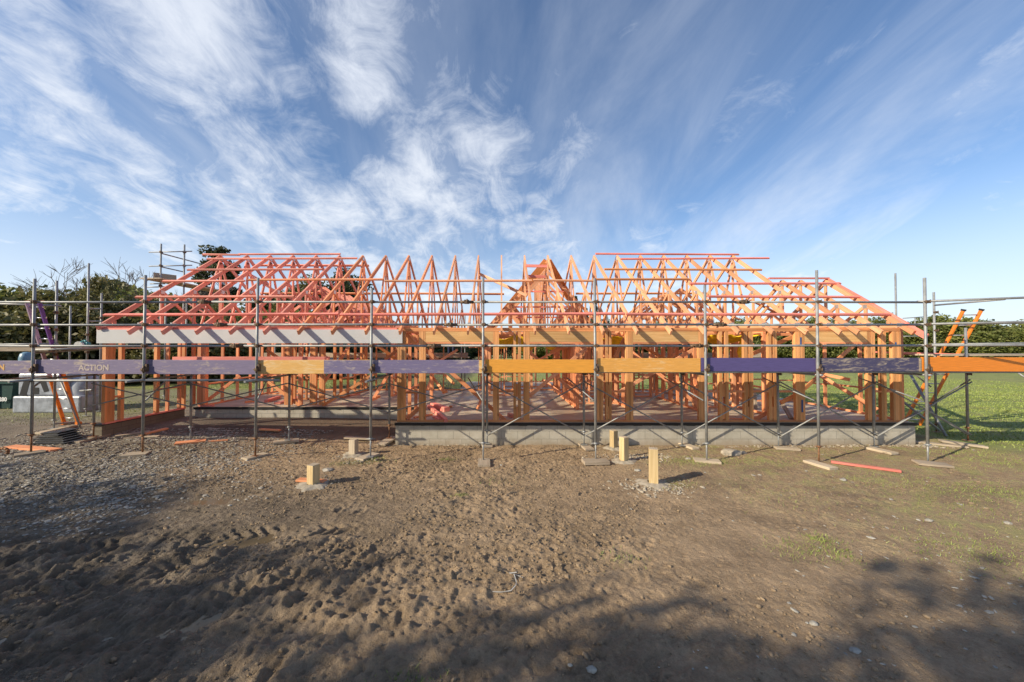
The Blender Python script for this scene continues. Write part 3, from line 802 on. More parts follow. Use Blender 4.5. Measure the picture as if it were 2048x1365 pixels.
# temporary diagonal props
for (a, b, m) in (((845, 694, 9.62), (1011, 842, 9.66), 'salmon'), ((1056, 702, 10.6), (1170, 805, 10.6), 'salmon'), ((1056, 795, 9.9), (1172, 697, 10.6), 'peach'),
                  ((1262, 704, 11.0), (1398, 812, 10.6), 'salmon'), ((1236, 786, 11), (1400, 692, 11.5), 'peach'), ((1624, 742, 11.5), (1755, 820, 10.2), 'salmon'), ((1606, 780, 10.4), (1716, 684, 11.2), 'orange'),
                  ((645, 812, 11.95), (765, 738, 12.2), 'orange'), ((645, 770, 12.5), (700, 690, 13), 'salmon'), ((528, 757, 12.0), (604, 815, 11.85), 'orange'), ((533, 700, 12.2), (590, 740, 13.0), 'peach'), ((398, 814, 12), (480, 752, 12.5), 'salmon'),
                  ((744, 684, 12.4), (808, 730, 12.8), 'orange'), ((770, 720, 12.6), (815, 684, 12.4), 'peach'), ((862, 750, 13.5), (888, 785, 12.8), 'orange'), ((855, 780, 12.9), (866, 748, 13.4), 'salmon'), ((776, 750, 12.6), (748, 796, 12.2), 'salmon'),
                  ((815, 838, 9.5), (838, 816, 9.5), 'salmon'), ((813, 668, 9.55), (840, 700, 9.55), 'orange'), ((890, 750, 15), (908, 768, 14.4), 'orange'), ((880, 722, 14.5), (915, 700, 15), 'peach'),
                  ((1506, 842, 9.6), (1540, 822, 9.62), 'salmon'), ((1562, 806, 9.6), (1592, 790, 9.6), 'orange'), ((1505, 708, 9.7), (1600, 668, 9.75), 'orange'), ((1230, 716, 9.7), (1254, 668, 9.75), 'orange'),
                  ((1424, 838, 10.0), (1500, 842, 9.6), 'salmon'), ((1470, 700, 12), (1390, 665, 12), 'orange'), ((1100, 705, 12.6), (1180, 680, 12.6), 'peach'), ((1085, 760, 13), (1140, 800, 12.2), 'salmon'), ((1700, 760, 11.2), (1640, 748, 11.6), 'salmon'),
                  ((1135, 690, 15), (1075, 722, 15), 'peach'), ((1280, 690, 13), (1340, 725, 13), 'peach'), ((1330, 720, 13.2), (1385, 690, 13.2), 'peach')):
    brace(at(*a), at(*b), m, .045, .095, (0, 1, 0))
brace(at(862, 690, 12.6), at(863, 797, 12.6), 'salmon', .09, .12, (1, 0, 0), 'prop')
for (a, b) in (((885, 786, 12.9), (895, 783, 12.9)), ((744, 800, 12.2), (760, 793, 12.4)), ((954, 820, 10.8), (962, 800, 11.2))):
    brace(at(*a), at(*b), 'salmon', .09, .045, (0, 0, 1), 'floor_block')
# long white header over the open corner
mb = MB(); p, q = at(194, 687, WF-.01), at(805, 660, WF-.01)
mb.box(p.x, q.x, WF-.025, WF+.012, p.z, q.z+.006); mb.build('header_board', M['white'], H)
mb = MB(); mb.box(p.x+.02, XW+.05, WF+.014, WF+.10, p.z+.01, 2.9); mb.build('header_beam', M['gold'], H)
mb = MB(); mb.box(p.x-.02, XW+.02, WF-.01, WF+.10, 2.901, 2.945); mb.box(p.x-.02, XW+.02, WF-.008, WF+.10, 2.947, 2.992); mb.build('header_plate', M['red'], H)

# ------------------------------------------------------------ scaffolds
RT = .027
def coupler(mb, p, r=.05):
    x, y, z = p
    mb.box(x-r*.9, x+r*.9, y-r*1.1, y+r*.6, z-r*.75, z+r*.75)
    mb.tube((x-r*1.7, y-r*.4, z+r*.2), (x+r*1.8, y-r*.4, z-r*.2), r*.28, 6); mb.tube((x+r*.3, y-r*1.5, z-r*.9), (x+r*.3, y-r*1.5, z+r*1.0), r*.25, 6)
def standard(root, x, y, ztop_, zg, lean=(0, 0), couplers=(), jack=.45, r=RT):
    mb = MB(); zj = zg+jack
    P = lambda z: Vector((x+lean[0]*(z-zg), y+lean[1]*(z-zg), z))
    mb.tube(P(zj-.05), P(ztop_), r, 10)
    st = mb.build('standard', M['steel'], root)
    mb = MB(); mb.tube(P(zg+.04), P(zj), r*.62, 8); mb.box(x-.07, x+.07, y-.07, y+.07, zg+.035, zg+.045); mb.tube(P(zj-.07), P(zj-.03), r*1.5, 8)
    mb.tube(P(zj-.05)+Vector((-.09, 0, 0)), P(zj-.05)+Vector((.09, 0, 0)), .008, 6)
    mb.build('jack_base', M['rustjack'] if random.random() < .4 else M['steel'], st)
    if couplers:
        for z in couplers:
            mb = MB(); coupler(mb, P(z)+Vector((.02, -.01, 0)), .042); mb.build('coupler', M['coupler'], st)
    return st
M['rustjack'] = plain('rusty_steel', (.24, .12, .06), .7, .3, .35, 20)
def pipe(root, p, q, name='ledger', r=RT-.003):
    mb = MB(); mb.tube(p, q, r, 8); return mb.build(name, M['steel'], root)
OY, IY = 7.93, 9.12
sc1 = empty('scaffold', (0, OY, 0), 'long galvanised tube scaffold with rails in front of the timber house frame', 'scaffold')
ZR = (3.475, 2.985, 2.53)
outer = [(62, 558, 905), (285, 551, 906), (510.5, 556, 912), (741, 577, 913), (966.5, 555, 921), (1191.5, 557, 922), (1413.5, 571, 922), (1638, 541, 928), (1856, 556, 925)]
OX = []
for i, (px, pt, pb) in enumerate(outer):
    b = at(px, pb, OY); tp = at(px, pt, OY); OX.append(b.x)
    cs = [ZR[0], ZR[1], ZR[2], 2.02] + ([1.80] if i < 4 else [])
    standard(sc1, b.x, OY, tp.z, b.z-.04, lean=(random.uniform(-.006, .006), random.uniform(-.004, .004)), couplers=cs, jack=.46)
    pipe(sc1, (b.x+.045, OY-(.42 if i < 4 else .06), 1.80 if i < 4 else 1.905), (b.x+.045, IY+.16, 1.83 if i < 4 else 1.905), 'transom')
inner = [(187, 873), (381, 880), (578, 880), (778.5, 876), (974, 887), (1168, 889), (1364, 891), (1557, 893), (1748.5, 893), (1936, 881)]
IX = []
for i, (px, pb) in enumerate(inner):
    b = at(px, pb, IY); IX.append(b.x)
    standard(sc1, b.x, IY, 1.95 if i < 9 else 2.98, b.z-.04, couplers=(1.85,), jack=.40)
for lv, z in enumerate(ZR):
    xs_ = [-13.2, -6.4+lv*.35, -.75-lv*.35, 5.2-lv*.5, OX[-1]+.1]
    for a, b in zip(xs_[:-1], xs_[1:]):
        yo = .045 if a < -8 or 0 < a < 3 else .0455
        pipe(sc1, (a, OY+yo, z+random.uniform(-.006, .006)), (b+.02, OY+yo, z+random.uniform(-.006, .006)), 'guard_rail')
        if a > -13:
            mb = MB(); coupler(mb, (a, OY+.02, z), .055); mb.tube((a-.14, OY+yo, z), (a+.14, OY+yo, z), .034, 8); mb.build('rail_joiner', M['coupler'], sc1)
    pipe(sc1, (OX[-1]-.1, OY+.06, z+.012), (11.9, 7.25, z+(.06, .05, .012)[lv]), 'guard_rail')
pipe(sc1, (-13.2, OY-.045, 1.785), (at(561, 761, OY).x, OY-.045, 1.80), 'ledger')
pipe(sc1, (at(561, 761, OY).x-.3, OY+.075, 1.965), (11.8, OY+.075, 1.965), 'ledger')
pipe(sc1, (-13.2, IY-.06, 1.91), (-2.2, IY-.06, 1.91), 'ledger'); pipe(sc1, (-2.6, IY-.05, 1.91), (11.9, IY-.05, 1.91), 'ledger')
for i in range(9):
    a, b = IX[i], IX[i+1]
    full = i >= 4
    z0, z1 = (.30, 1.66) if full else (.85, 1.62)
    za = G(a, IY); zb = G(b, IY)
    pipe(sc1, (a, IY-.065, z1), (b, IY-.065, zb+z0), 'brace', .016)
    pipe(sc1, (a, IY-.10, za+z0), (b, IY-.10, z1), 'brace', .016)
for i in range(1, 9):          # short knee from outer standard up under the deck
    pipe(sc1, (OX[i]-.02, OY+.07, 1.35), (OX[i]-.42, IY-.12, 1.76), 'knee_brace', .015)
for i in range(-1, 9):
    a = OX[i] if i >= 0 else -13.0; b = OX[i+1] if i < 8 else 11.9
    mb = MB()
    for k in range(4):
        y0 = OY+.10+k*.245; mb.box(a+.03, b-.015, y0, y0+.235, 1.94+.004*(k % 2), 1.98+.004*(k % 2))
    mb.build('deck', M['greywood'], sc1)
# stencilled toe boards, each a plank of its own
TB = [(-70, 64, 722, 748, 'purple', 'faded purple toe board at the left edge with orange stencilled letter'),
      (66, 292, 720, 748.5, 'purple', 'faded purple toe board with ACTION stencilled on it'),
      (294, 512, 720.5, 749, 'purple', 'faded purple toe board without lettering, below the white header board'),
      (514, 743, 720.5, 748, 'paleorange', 'toe board half pale orange and half scuffed purple'),
      (745, 968, 720.5, 747, 'streaky', 'scuffed purple toe board with an orange end, left of the orange toe boards'),
      (970, 1193, 719.5, 746, 'orangepaint', 'orange toe board with a small white scuff, near the middle of the scaffold'),
      (1195, 1401, 717, 745, 'midorange', 'pale orange toe board between the orange and the dark purple ones'),
      (1403, 1640, 716.5, 743.5, 'darkpurple', 'dark purple toe board with clean paint on the right half of the scaffold'),
      (1642, 1843, 716.5, 743.5, 'worn', 'worn blackish toe board with paint rubbed off to bare wood'),
      (1845, 2120, 715, 743.5, 'brightorange', 'bright orange toe board at the right end of the scaffold')]
from_txt = []
def text_mesh(s, size, loc, mat, parent, rot=(R(90), 0, 0), name='lettering', squeeze=1.):
    cu = bpy.data.curves.new('t', 'FONT'); cu.body = s; cu.size = size; cu.extrude = .0015; cu.align_x = 'CENTER'; cu.offset = .006*size/.16
    tmp = bpy.data.objects.new('t', cu); COL.objects.link(tmp)
    dg = bpy.context.evaluated_depsgraph_get(); me = bpy.data.meshes.new_from_object(tmp.evaluated_get(dg))
    bpy.data.objects.remove(tmp); me.name = name; me.materials.clear(); me.materials.append(mat)
    o = bpy.data.objects.new(name, me); COL.objects.link(o); o.rotation_euler = rot; o.scale = (squeeze, 1, 1)
    o.parent = parent; off = Vector((0, 0, 0)); p = parent
    while p is not None: off += p.location; p = p.parent
    o.location = Vector(loc)-off
    return o
TY0 = OY+.038
for i, (a, b, t0, t1, m, lab) in enumerate(TB):
    p, q = at(a, t1, TY0), at(b, t0, TY0)
    mb = MB(); tilt = random.uniform(-.006, .006)
    mb.beam((p.x, TY0+.019, (p.z+q.z)/2-tilt), (q.x, TY0+.019, (p.z+q.z)/2+tilt), .038, q.z-p.z)
    o = mb.build('toe_board', M[m], None, bevel=.004); tag(o, lab, 'toe board', 'toe boards along the front scaffold')
    if i == 3:
        c = at(648, 734, TY0); z0, z1 = p.z+.003, q.z-.003
        k = MB(); k.quadbox([(c.x, TY0-.003, z1), (c.x, TY0-.003, z0), (c.x, TY0+.001, z0), (c.x, TY0+.001, z1), (q.x-.004, TY0-.003, z1), (q.x-.004, TY0-.003, z0), (q.x-.004, TY0+.001, z0), (q.x-.004, TY0+.001, z1)], q.x-c.x)
        tag(k.build('painted_end', M['streaky'], o), 'scuffed purple half')
    if i in (4, 7, 8):
        c = at({4: 958, 7: 1632, 8: 1838}[i], 734, TY0); z0, z1 = p.z+.003, q.z-.003
        k = MB(); k.quadbox([(c.x, TY0-.003, z1), (c.x, TY0-.003, z0), (c.x, TY0+.001, z0), (c.x, TY0+.001, z1), (q.x-.004, TY0-.003, z1), (q.x-.004, TY0-.003, z0), (q.x-.004, TY0+.001, z0), (q.x-.004, TY0+.001, z1)], q.x-c.x)
        tag(k.build('painted_end', M['paleorange' if i == 4 else 'greywood'], o), 'orange end' if i == 4 else 'bare wood end')
    if i == 1: text_mesh('ACTION', .17, at(187.5, 741, TY0-.002), M['letter_pale2'] if 'letter_pale2' in M else M['letter_pale'], o, squeeze=1.0)
    if i == 0: text_mesh('N', .17, at(3, 740.5, TY0-.002), M['letter_orange'], o)
# clips that hold the toe boards
mb = None
for i, x in enumerate(OX):
    mb = MB(); mb.box(x+.03, x+.075, OY-.02, OY+.036, 1.98, 2.14); mb.tube((x+.02, OY-.03, 2.1), (x+.02, OY-.03, 1.95), .018, 6); mb.build('board_clip', M['coupler'], sc1)

# scaffold along the left end
sc2 = empty('scaffold', (-12.2, 10.1, .3), 'grey tube scaffold with a planked platform at the left end of the house', 'scaffold')
for (px, pt, pb, Y, lv) in ((108, 562, 857, 10.1, (3.45, 2.98, 2.3)), (172, 527, 835, 11.75, (3.2, 2.9, 2.35)), (199, 587, 828, 12.6, (3.5, 2.9)), (137, 612, 822, 13.2, ())):
    b, t_ = at(px, pb, Y), at(px, pt, Y); zg = G(b.x, Y)
    standard(sc2, b.x, Y, t_.z, zg, couplers=lv, jack=.3)
pipe(sc2, at(-40, 607, 9.6), at(122, 612, 10.05), 'guard_rail'); pipe(sc2, at(-40, 690, 9.8), at(116, 688, 10.1), 'guard_rail')
pipe(sc2, at(68, 700, 9.3), at(196, 697, 9.9), 'ledger'); pipe(sc2, at(68, 706, 9.5), at(196, 699, 11.6), 'ledger'); pipe(sc2, at(0, 760, 8.6), at(100, 753, 10.0), 'ledger')
pipe(sc2, at(178, 618, 11.8), at(202, 618, 12.5), 'guard_rail'); pipe(sc2, at(178, 643, 11.8), at(202, 643, 12.5), 'guard_rail')
pipe(sc2, at(117, 752, 10.4), at(162, 857, 10.2), 'brace', .022); pipe(sc2, at(66, 775, 8.3), at(84, 762, 9.2), 'brace', .02)
pipe(sc2, at(108, 848, 10.1), at(175, 843, 11.5), 'ledger'); pipe(sc2, at(160, 782, 11.6), at(188, 780, 9.3), 'transom')
for k in range(4):
    mb = MB(); x = -12.75+k*.29; mb.box(x, x+.27, 9.5, 12.9, 2.455, 2.495); mb.build('deck', M['palewood'], sc2)
mb = MB(); mb.box(-12.8, -11.5, 9.44, 9.48, 2.40, 2.51); mb.build('deck_edge', M['greywood'], sc2)
# tall scaffold behind the left gable
sc3 = empty('scaffold', (-12.0, 13.4, .3), 'tall tube scaffold tower with a plank deck behind the left gable', 'scaffold')
for (px, Y) in ((319, 13.4), (366, 13.5), (330, 14.8), (372, 14.9)):
    b = at(px, 700, Y); standard(sc3, b.x, Y, at(px, 488, 13.4).z if Y < 14 else 4.6, G(b.x, Y), couplers=(at(0, 505, Y).z, at(0, 532, Y).z, at(0, 572, Y).z) if Y < 14 else (), jack=.3)
for y in (504, 532): pipe(sc3, at(298, y+1, 13.35), at(384, y-1, 13.45), 'guard_rail', .02)
pipe(sc3, at(322, 507, 13.4), at(420, 533, 16.0), 'guard_rail', .023); pipe(sc3, at(322, 534, 13.4), at(366, 544, 14.6), 'guard_rail', .023)
pipe(sc3, at(300, 568, 13.3), at(330, 568, 13.4), 'transom', .02); pipe(sc3, at(292, 575, 13.2), at(330, 574, 13.4), 'transom', .02)
mb = MB()
for k in range(3): mb.box(-12.75+k*.25, -12.52+k*.25, 13.0, 16.2, at(0, 560, 13.2).z, at(0, 560, 13.2).z+.04)
mb.build('deck', M['palewood'], sc3)
mb = MB(); mb.beam(at(308, 551, 13.3), at(352, 556, 15.0), .035, .20); mb.build('toe_plank', M['greywood'], sc3)
# scaffold along the right end
sc4 = empty('scaffold', (12.4, 10.6, .1), 'grey tube scaffold with crossed braces and a plank platform at the right end', 'scaffold')
for (px, pt, pb, Y, lv) in ((1873, 585, 866, 10.6, (3.5, 2.98, 2.3)), (1796, 547, 842, 12.4, (3.0, 2.3)), (1788, 625, 800, 15.5, ())):
    b, t_ = at(px, pb, Y), at(px, pt, Y)
    standard(sc4, b.x, Y, t_.z, G(b.x, Y), couplers=lv, jack=.3)
pipe(sc4, at(1868, 611, 10.6), at(2010, 599, 9.0), 'guard_rail'); pipe(sc4, at(1868, 649, 10.6), at(2060, 646, 9.4), 'guard_rail'); pipe(sc4, at(1862, 689, 10.6), at(2060, 687, 9.5), 'guard_rail')
pipe(sc4, at(1819, 746, 11.5), at(1893, 874, 10.2), 'brace', .034); pipe(sc4, at(1805, 803, 10.2), at(1880, 862, 10.0), 'brace', .03)
pipe(sc4, at(1940, 760, 9.15), at(1865, 806, 10.4), 'brace', .018); pipe(sc4, at(1835, 824, 9.05), at(1756, 872, 9.1), 'brace', .018); pipe(sc4, at(1826, 746, 9.3), at(1862, 774, 9.6), 'brace', .018)
pipe(sc4, at(1806, 637, 15), at(1852, 634, 15), 'guard_rail', .018); pipe(sc4, at(1806, 673, 15), at(1856, 673, 15), 'guard_rail', .018); pipe(sc4, at(1830, 636, 15), at(1830, 673, 15), 'guard_rail', .018)
pipe(sc4, at(1862, 826, 9.3), at(1936, 870, 9.1), 'brace', .016); pipe(sc4, at(2030, 742, 9.2), at(2060, 762, 9.0), 'brace', .018)
for k in range(4):
    mb = MB(); p = at(1890, 706, 10.6); y = 9.15+.27*k
    mb.box(10.9, 15.0, y, y+.25, 2.285+.003*(k % 2), 2.325+.003*(k % 2)); mb.build('deck', M['palewood'], sc4)
# scaffold along the back, seen through the frame
sc5 = empty('scaffold', (0, 18.0, .2), 'tube scaffold along the back of the house seen through the frame', 'scaffold')
for i, x in enumerate(np.arange(-11.5, 12.6, 2.4)):
    if -1.5 < x < 4.6: continue
    standard(sc5, float(x), 17.6, 3.6+random.uniform(0, .3), G(x, 17.6), couplers=(), jack=.2)
    standard(sc5, float(x)+.05, 18.7, 3.9+random.uniform(0, .3), G(x, 18.7), couplers=(), jack=.2)
for z in (2.9, 3.4):
    pipe(sc5, (-11.8, 18.74, z), (-1.6, 18.74, z), 'guard_rail'); pipe(sc5, (4.8, 18.74, z), (12.4, 18.74, z), 'guard_rail')
for (a, b) in ((-11.6, -1.6), (4.8, 12.4)):
    mb = MB(); 
    for k in range(4): mb.box(a, b, 17.66+.25*k, 17.9+.25*k, 1.98, 2.02)
    mb.build('deck', M['palewood'], sc5)
    mb = MB(); mb.box(a, b, 17.60, 17.64, 2.02, 2.24); mb.build('toe_plank', M['palewood' if a < 0 else 'maroonwood'], sc5) if a < 0 else mb.build('toe_plank', M['greywood'], sc5)

# ------------------------------------------------------------ sole boards, timber, ladders
def slabboard(p, q, w, t, mat, label, group='sole boards under the scaffold posts', name='sole_board', cat='sole board', z=None):
    """plank lying on the ground from ground point p to q"""
    a = ground_at(*p); b = ground_at(*q)
    for _ in range(3):
        a = ground_at(p[0], p[1], G(a.x, a.y)+t); b = ground_at(q[0], q[1], G(b.x, b.y)+t)
    a.z -= t*.5-.004; b.z -= t*.5-.004
    mb = MB(); mb.beam(a, b, w, t)
    o = mb.build(name, M[mat], None, bevel=.004); return tag(o, label, cat, group)
ordn = ['leftmost', 'second', 'third', 'fourth', 'fifth', 'sixth', 'seventh', 'eighth', 'rightmost']
SO = [((28, 910), (92, 901), .28, .05, 'greywood'), ((246, 909), (298, 905), .30, .05, 'palewood'), ((488, 917), (532, 906), .22, .05, 'palewood'), ((718, 918), (752, 906), .24, .05, 'greywood'),
      ((968, 930), (968, 917), .26, .05, 'greywood'), ((1166, 921), (1216, 920), .26, .07, 'greywood'), ((1388, 918), (1440, 922), .24, .05, 'palewood'), ((1614, 920), (1668, 936), .22, .05, 'palewood'), ((1830, 923), (1900, 930), .30, .04, 'greywood')]
for i, (p, q, w, t, m) in enumerate(SO):
    slabboard(p, q, w, t, m, 'short sole board under the %s front scaffold post%s' % (ordn[i], '' if i in (0, 8) else ' from the left'))
slabboard((20, 892), (112, 899), .20, .05, 'salmon', 'pink timber offcut across the sole board by the left gravel', None, 'timber_offcut', 'timber')
SI = [((150, 884), (214, 868), .2, .05, 'greywood'), ((350, 886), (412, 880), .26, .05, 'salmon'), ((546, 884), (598, 879), .24, .05, 'palewood'), ((762, 888), (788, 873), .26, .05, 'greywood'),
      ((964, 890), (984, 889), .2, .06, 'greywood'), ((1162, 884), (1180, 898), .22, .05, 'greywood'), ((1358, 884), (1392, 896), .2, .05, 'palewood'), ((1550, 894), (1598, 897), .18, .05, 'palewood'), ((1736, 894), (1790, 906), .22, .05, 'palewood'), ((1880, 880), (1972, 893), .2, .05, 'palewood')]
ordi = ['leftmost', 'second', 'third', 'fourth', 'fifth', 'sixth', 'seventh', 'eighth', 'ninth', 'rightmost']
for i, (p, q, w, t, m) in enumerate(SI):
    slabboard(p, q, w, t, m, 'sole board under the %s inner scaffold post%s close to the house' % (ordi[i], '' if i in (0, 9) else ' from the left'))
L_ = [((1662, 922), (1802, 941), .09, .045, 'red', 'long red timber lying on the bare ground right of the posts'),
      ((230, 872), (300, 862), .2, .04, 'greywood', 'old grey plank lying beside the low block wall on the left'),
      ((290, 867), (334, 856), .12, .045, 'salmon', 'pink offcut lying against the end of the grey plank'),
      ((250, 876), (318, 872), .12, .03, 'palewood', 'thin pale batten on the ground in front of the grey plank'),
      ((392, 884), (456, 880), .12, .03, 'salmon', 'orange batten on the dirt under the covered corner'),
      ((690, 874), (742, 877), .14, .04, 'palewood', 'short pale board behind the fourth front scaffold post'),
      ((790, 881), (838, 880), .14, .04, 'palewood', 'pale board lying along the foot of the block wall'),
      ((76, 866), (150, 850), .2, .05, 'palewood', 'pale plank under the ladder on the left'),
      ((596, 958), (650, 962), .14, .035, 'salmon', 'pale pink offcut behind the short left post'),
      ((520, 858), (560, 860), .10, .04, 'salmon', 'small pink offcut in the shade of the recess'),
      ((1800, 880), (1935, 893), .16, .04, 'palewood', 'long pale plank lying on the grass past the right corner'),
      ((1760, 902), (1795, 905), .06, .03, 'orange', 'small orange offcut by the right corner of the foundation')]
for (p, q, w, t, m, lab) in L_: slabboard(p, q, w, t, m, lab, None, 'timber_plank', 'timber')
def floor_stick(a, b, w, h, mat, lab, name='timber_offcut', z=SLAB):
    def fl(px, py): g = ground_at(px, py, z+h); return g
    p, q = fl(*a), fl(*b); p.z = q.z = z+h/2+.001
    mb = MB(); mb.beam(p, q, w, h); return tag(mb.build(name, M[mat], None, bevel=.003), lab, 'timber', 'loose timber on the slab')
for (a, b, w, h, m, lab) in (((858, 810), (892, 838), .09, .09, 'red', 'longest red timber on the slab behind the first opening'), ((866, 806), (894, 815), .18, .13, 'red', 'thick pile of red timber lengths on the slab'),
                             ((868, 832), (880, 838), .09, .045, 'red', 'shortest red offcut on the slab beside the longest red timber'), ((828, 834), (864, 828), .07, .045, 'salmon', 'pink batten lying on the slab near the left corner stud'),
                             ((532, 800), (558, 792), .12, .09, 'red', 'red offcut pile on the recess slab'), ((554, 806), (600, 793), .2, .05, 'pink', 'pink boards lying aslant on the recess slab'), ((490, 803), (510, 801), .07, .06, 'salmon', 'short pink batten at the edge of the recess slab'), ((700, 790), (720, 788), .07, .05, 'pink', 'pink batten on the slab right of the recess studs'),
                             ((1018, 826), (1024, 829), .1, .1, 'pink', 'small pink block on the slab by the paired studs'), ((898, 812), (904, 812), .06, .06, 'orange', 'tiny orange block beside the thick red timber pile')):
    floor_stick(a, b, w, h, m, lab)
# packs of long red timber on the scaffold decks
tp = empty('timber_stack', (-6.2, 8.5, 1.985), 'stack of long red timber lengths on the scaffold behind the purple toe board', 'timber stack')
for i in range(3):
    for k in range(3):
        mb = MB(); y = 8.35+k*.13; x0 = at(300+random.uniform(-20, 60), 712, 8.5).x; x1 = at(640+random.uniform(-20, 40), 712, 8.5).x
        mb.box(x0, x1, y, y+.09, 2.06+i*.075, 2.06+i*.075+.071); mb.build('timber_length', M[random.choice(['red', 'pink', 'red'])], tp)
for x in (-7.0, -5.4, -4.2):
    mb = MB(); mb.box(x, x+.09, 8.3, 8.75, 1.985, 2.059); mb.build('bearer', M['orange'], tp)
mb = MB(); 
for k in range(2): mb.beam(at(1735, 704, 10.2)+Vector((0, k*.1, .0)), at(1928, 710, 9.55)+Vector((0, k*.1, 0)), .09, .045)
o = mb.build('timber_length', M['red'], None); tag(o, 'pair of red timber lengths resting on the right end platform', 'timber')
def ladder(name, foot, top, w, mats, label, rungs, sx=(1, 0, 0), split=None):
    root = empty(name, foot, label, 'ladder'); s = Vector(sx).normalized()*w/2
    f, t_ = Vector(foot), Vector(top); d = t_-f
    for sg in (-1, 1):
        if split:
            a = f+s*sg; m_ = f+d*split+s*sg
            mb = MB(); mb.beam(a, m_+d*.06, .03, .085, s.cross(d)); mb.build('stile', M[mats[0]], root)
            off = s.normalized()*sg*-.035+s.cross(d).normalized()*.02
            mb = MB(); mb.beam(m_-d*.05+off, t_+s*sg+off, .03, .085, s.cross(d)); mb.build('stile', M[mats[1] if sg > 0 else mats[2]], root)
        else:
            mb = MB(); mb.beam(f+s*sg, t_+s*sg, .035, .085, s.cross(d)); mb.build('stile', M[mats[0]], root)
        mb = MB(); e = t_+s*sg; mb.beam(e, e+d.normalized()*.05, .05, .11, s.cross(d)); mb.build('end_cap', M['ladder_orange' if split else 'blackplastic'], root)
        mb = MB(); mb.box(f.x+s.x*sg-.035, f.x+s.x*sg+.035, f.y-.06, f.y+.06, f.z-.02, f.z+.05); mb.build('foot', M['blackplastic' if not split else 'ladder_orange'], root)
    for i in range(rungs):
        c = f+d*((i+.6)/rungs); mb = MB(); mb.tube(c-s, c+s, .016, 8); mb.build('rung', M['alu'], root)
    return root
zf = G(-12.36, 10.6)
ladder('ladder', (-12.30, 10.62, zf+.02), (-12.40, 9.80, at(66, 606, 9.8).z), .40, ('ladder_orange', 'ladder_purple', 'ladder_pale'), 'orange and purple extension ladder leaning on the left scaffold', 12, split=.46)
f = at(1823, 851, 11.6); tpp = at(1944, 622, 10.5)
ladder('ladder', (f.x, 11.6, G(f.x, 11.6)+.03), tuple(tpp), .40, ('ladder_orange',), 'bright orange ladder leaning on the right scaffold', 12, sx=(1, -.25, 0))
# treated posts set in the ground
for (px, pb, pt, w, rot, m, lab) in ((1307, 968, 897, .15, .3, 'post', 'tallest and nearest square timber post in front of the right foundation'), (1248, 923, 874, .14, -.5, 'post', 'middle timber post of the three, standing between the nearest post and the wall'), (1227.5, 897, 861, .14, -.5, 'post', 'timber post closest to the block wall, farthest of the three'),
                                     (626.5, 970, 929, .15, .4, 'post', 'short timber post on bare mud, nearer of the two on the left'), (707, 910, 879, .15, .2, 'palewood', 'short pale timber post beside the fourth scaffold post')):
    b = ground_at(px, pb, .05); b = ground_at(px, pb, G(b.x, b.y)); Y = b.y
    h = at(px, pt, Y).z-b.z
    root = empty('timber_post', b, lab, 'post', 'timber posts in the yard')
    mb = MB(); c, s_ = math.cos(rot), math.sin(rot)
    mb.beam((b.x, Y, b.z-.15), (b.x, Y, b.z+h-.006), w, w, (s_, c, 0)); mb.build('shaft', M[m], root, bevel=.006)
    mb = MB(); mb.beam((b.x, Y, b.z+h-.006), (b.x, Y, b.z+h), w-.008, w-.008, (s_, c, 0)); mb.build('end_grain', M['palewood'], root)
    n = 22; pts = []
    mb = MB(); o = len(mb.v); rr = random.Random(px)
    prof = [(w*2.0, -.02), (w*1.5, .018), (w*.95, .03), (w*.6, .035)]
    ring = [rr.uniform(.75, 1.3) for _ in range(n)]
    for (r_, z) in prof:
        for k in range(n): q = 2*math.pi*k/n; mb.v.append((b.x+r_*ring[k]*math.cos(q), Y+r_*ring[k]*math.sin(q), b.z+z+rr.uniform(-.008, .008)))
    for i in range(3):
        for k in range(n):
            k2 = (k+1) % n; mb.f.append((i*n+k, i*n+k2, (i+1)*n+k2, (i+1)*n+k)); mb.uv.append([(0, 0)]*4); mb.mi.append(0); mb.sm.append(True)
    mb.build('concrete_collar', M['concrete'], root)

# ------------------------------------------------------------ rocks, pebbles, gravel
def ico():
    t = (1+5**.5)/2
    v = np.array([(-1,t,0),(1,t,0),(-1,-t,0),(1,-t,0),(0,-1,t),(0,1,t),(0,-1,-t),(0,1,-t),(t,0,-1),(t,0,1),(-t,0,-1),(-t,0,1)], float)/math.hypot(1, t)
    f = np.array([(0,11,5),(0,5,1),(0,1,7),(0,7,10),(0,10,11),(1,5,9),(5,11,4),(11,10,2),(10,7,6),(7,1,8),(3,9,4),(3,4,2),(3,2,6),(3,6,8),(3,8,9),(4,9,5),(2,4,11),(6,2,10),(8,6,7),(9,8,1)])
    return v, f
IV, IF = ico()
def rocks(name, pts, size, mat, flat=.5, rng=RNG):
    n = len(pts); V = np.repeat(IV[None], n, 0)*(1+rng.uniform(-.22, .22, (n, 12, 1)))
    sz = np.asarray(size)[:, None]*np.stack([rng.uniform(.8, 1.5, n), rng.uniform(.6, 1., n), flat*rng.uniform(.7, 1.1, n)], 1)
    V = V*sz[:, None, :]; an = rng.uniform(0, 6.28, n); c, s_ = np.cos(an), np.sin(an)
    x = V[..., 0]*c[:, None]-V[..., 1]*s_[:, None]; y = V[..., 0]*s_[:, None]+V[..., 1]*c[:, None]
    V = np.stack([x, y, V[..., 2]], -1)+pts[:, None, :]
    Fc = (IF[None]+12*np.arange(n)[:, None, None]).reshape(-1, 3)
    return np_mesh(name, V.reshape(-1, 3), Fc, mat)
def zsurf(x, y):
    """height of the finished ground under x, y"""
    i = np.clip(np.searchsorted(xs, x), 1, nx-1); j = np.clip(np.searchsorted(ys, y), 1, ny-1)
    return GZ[j, i]
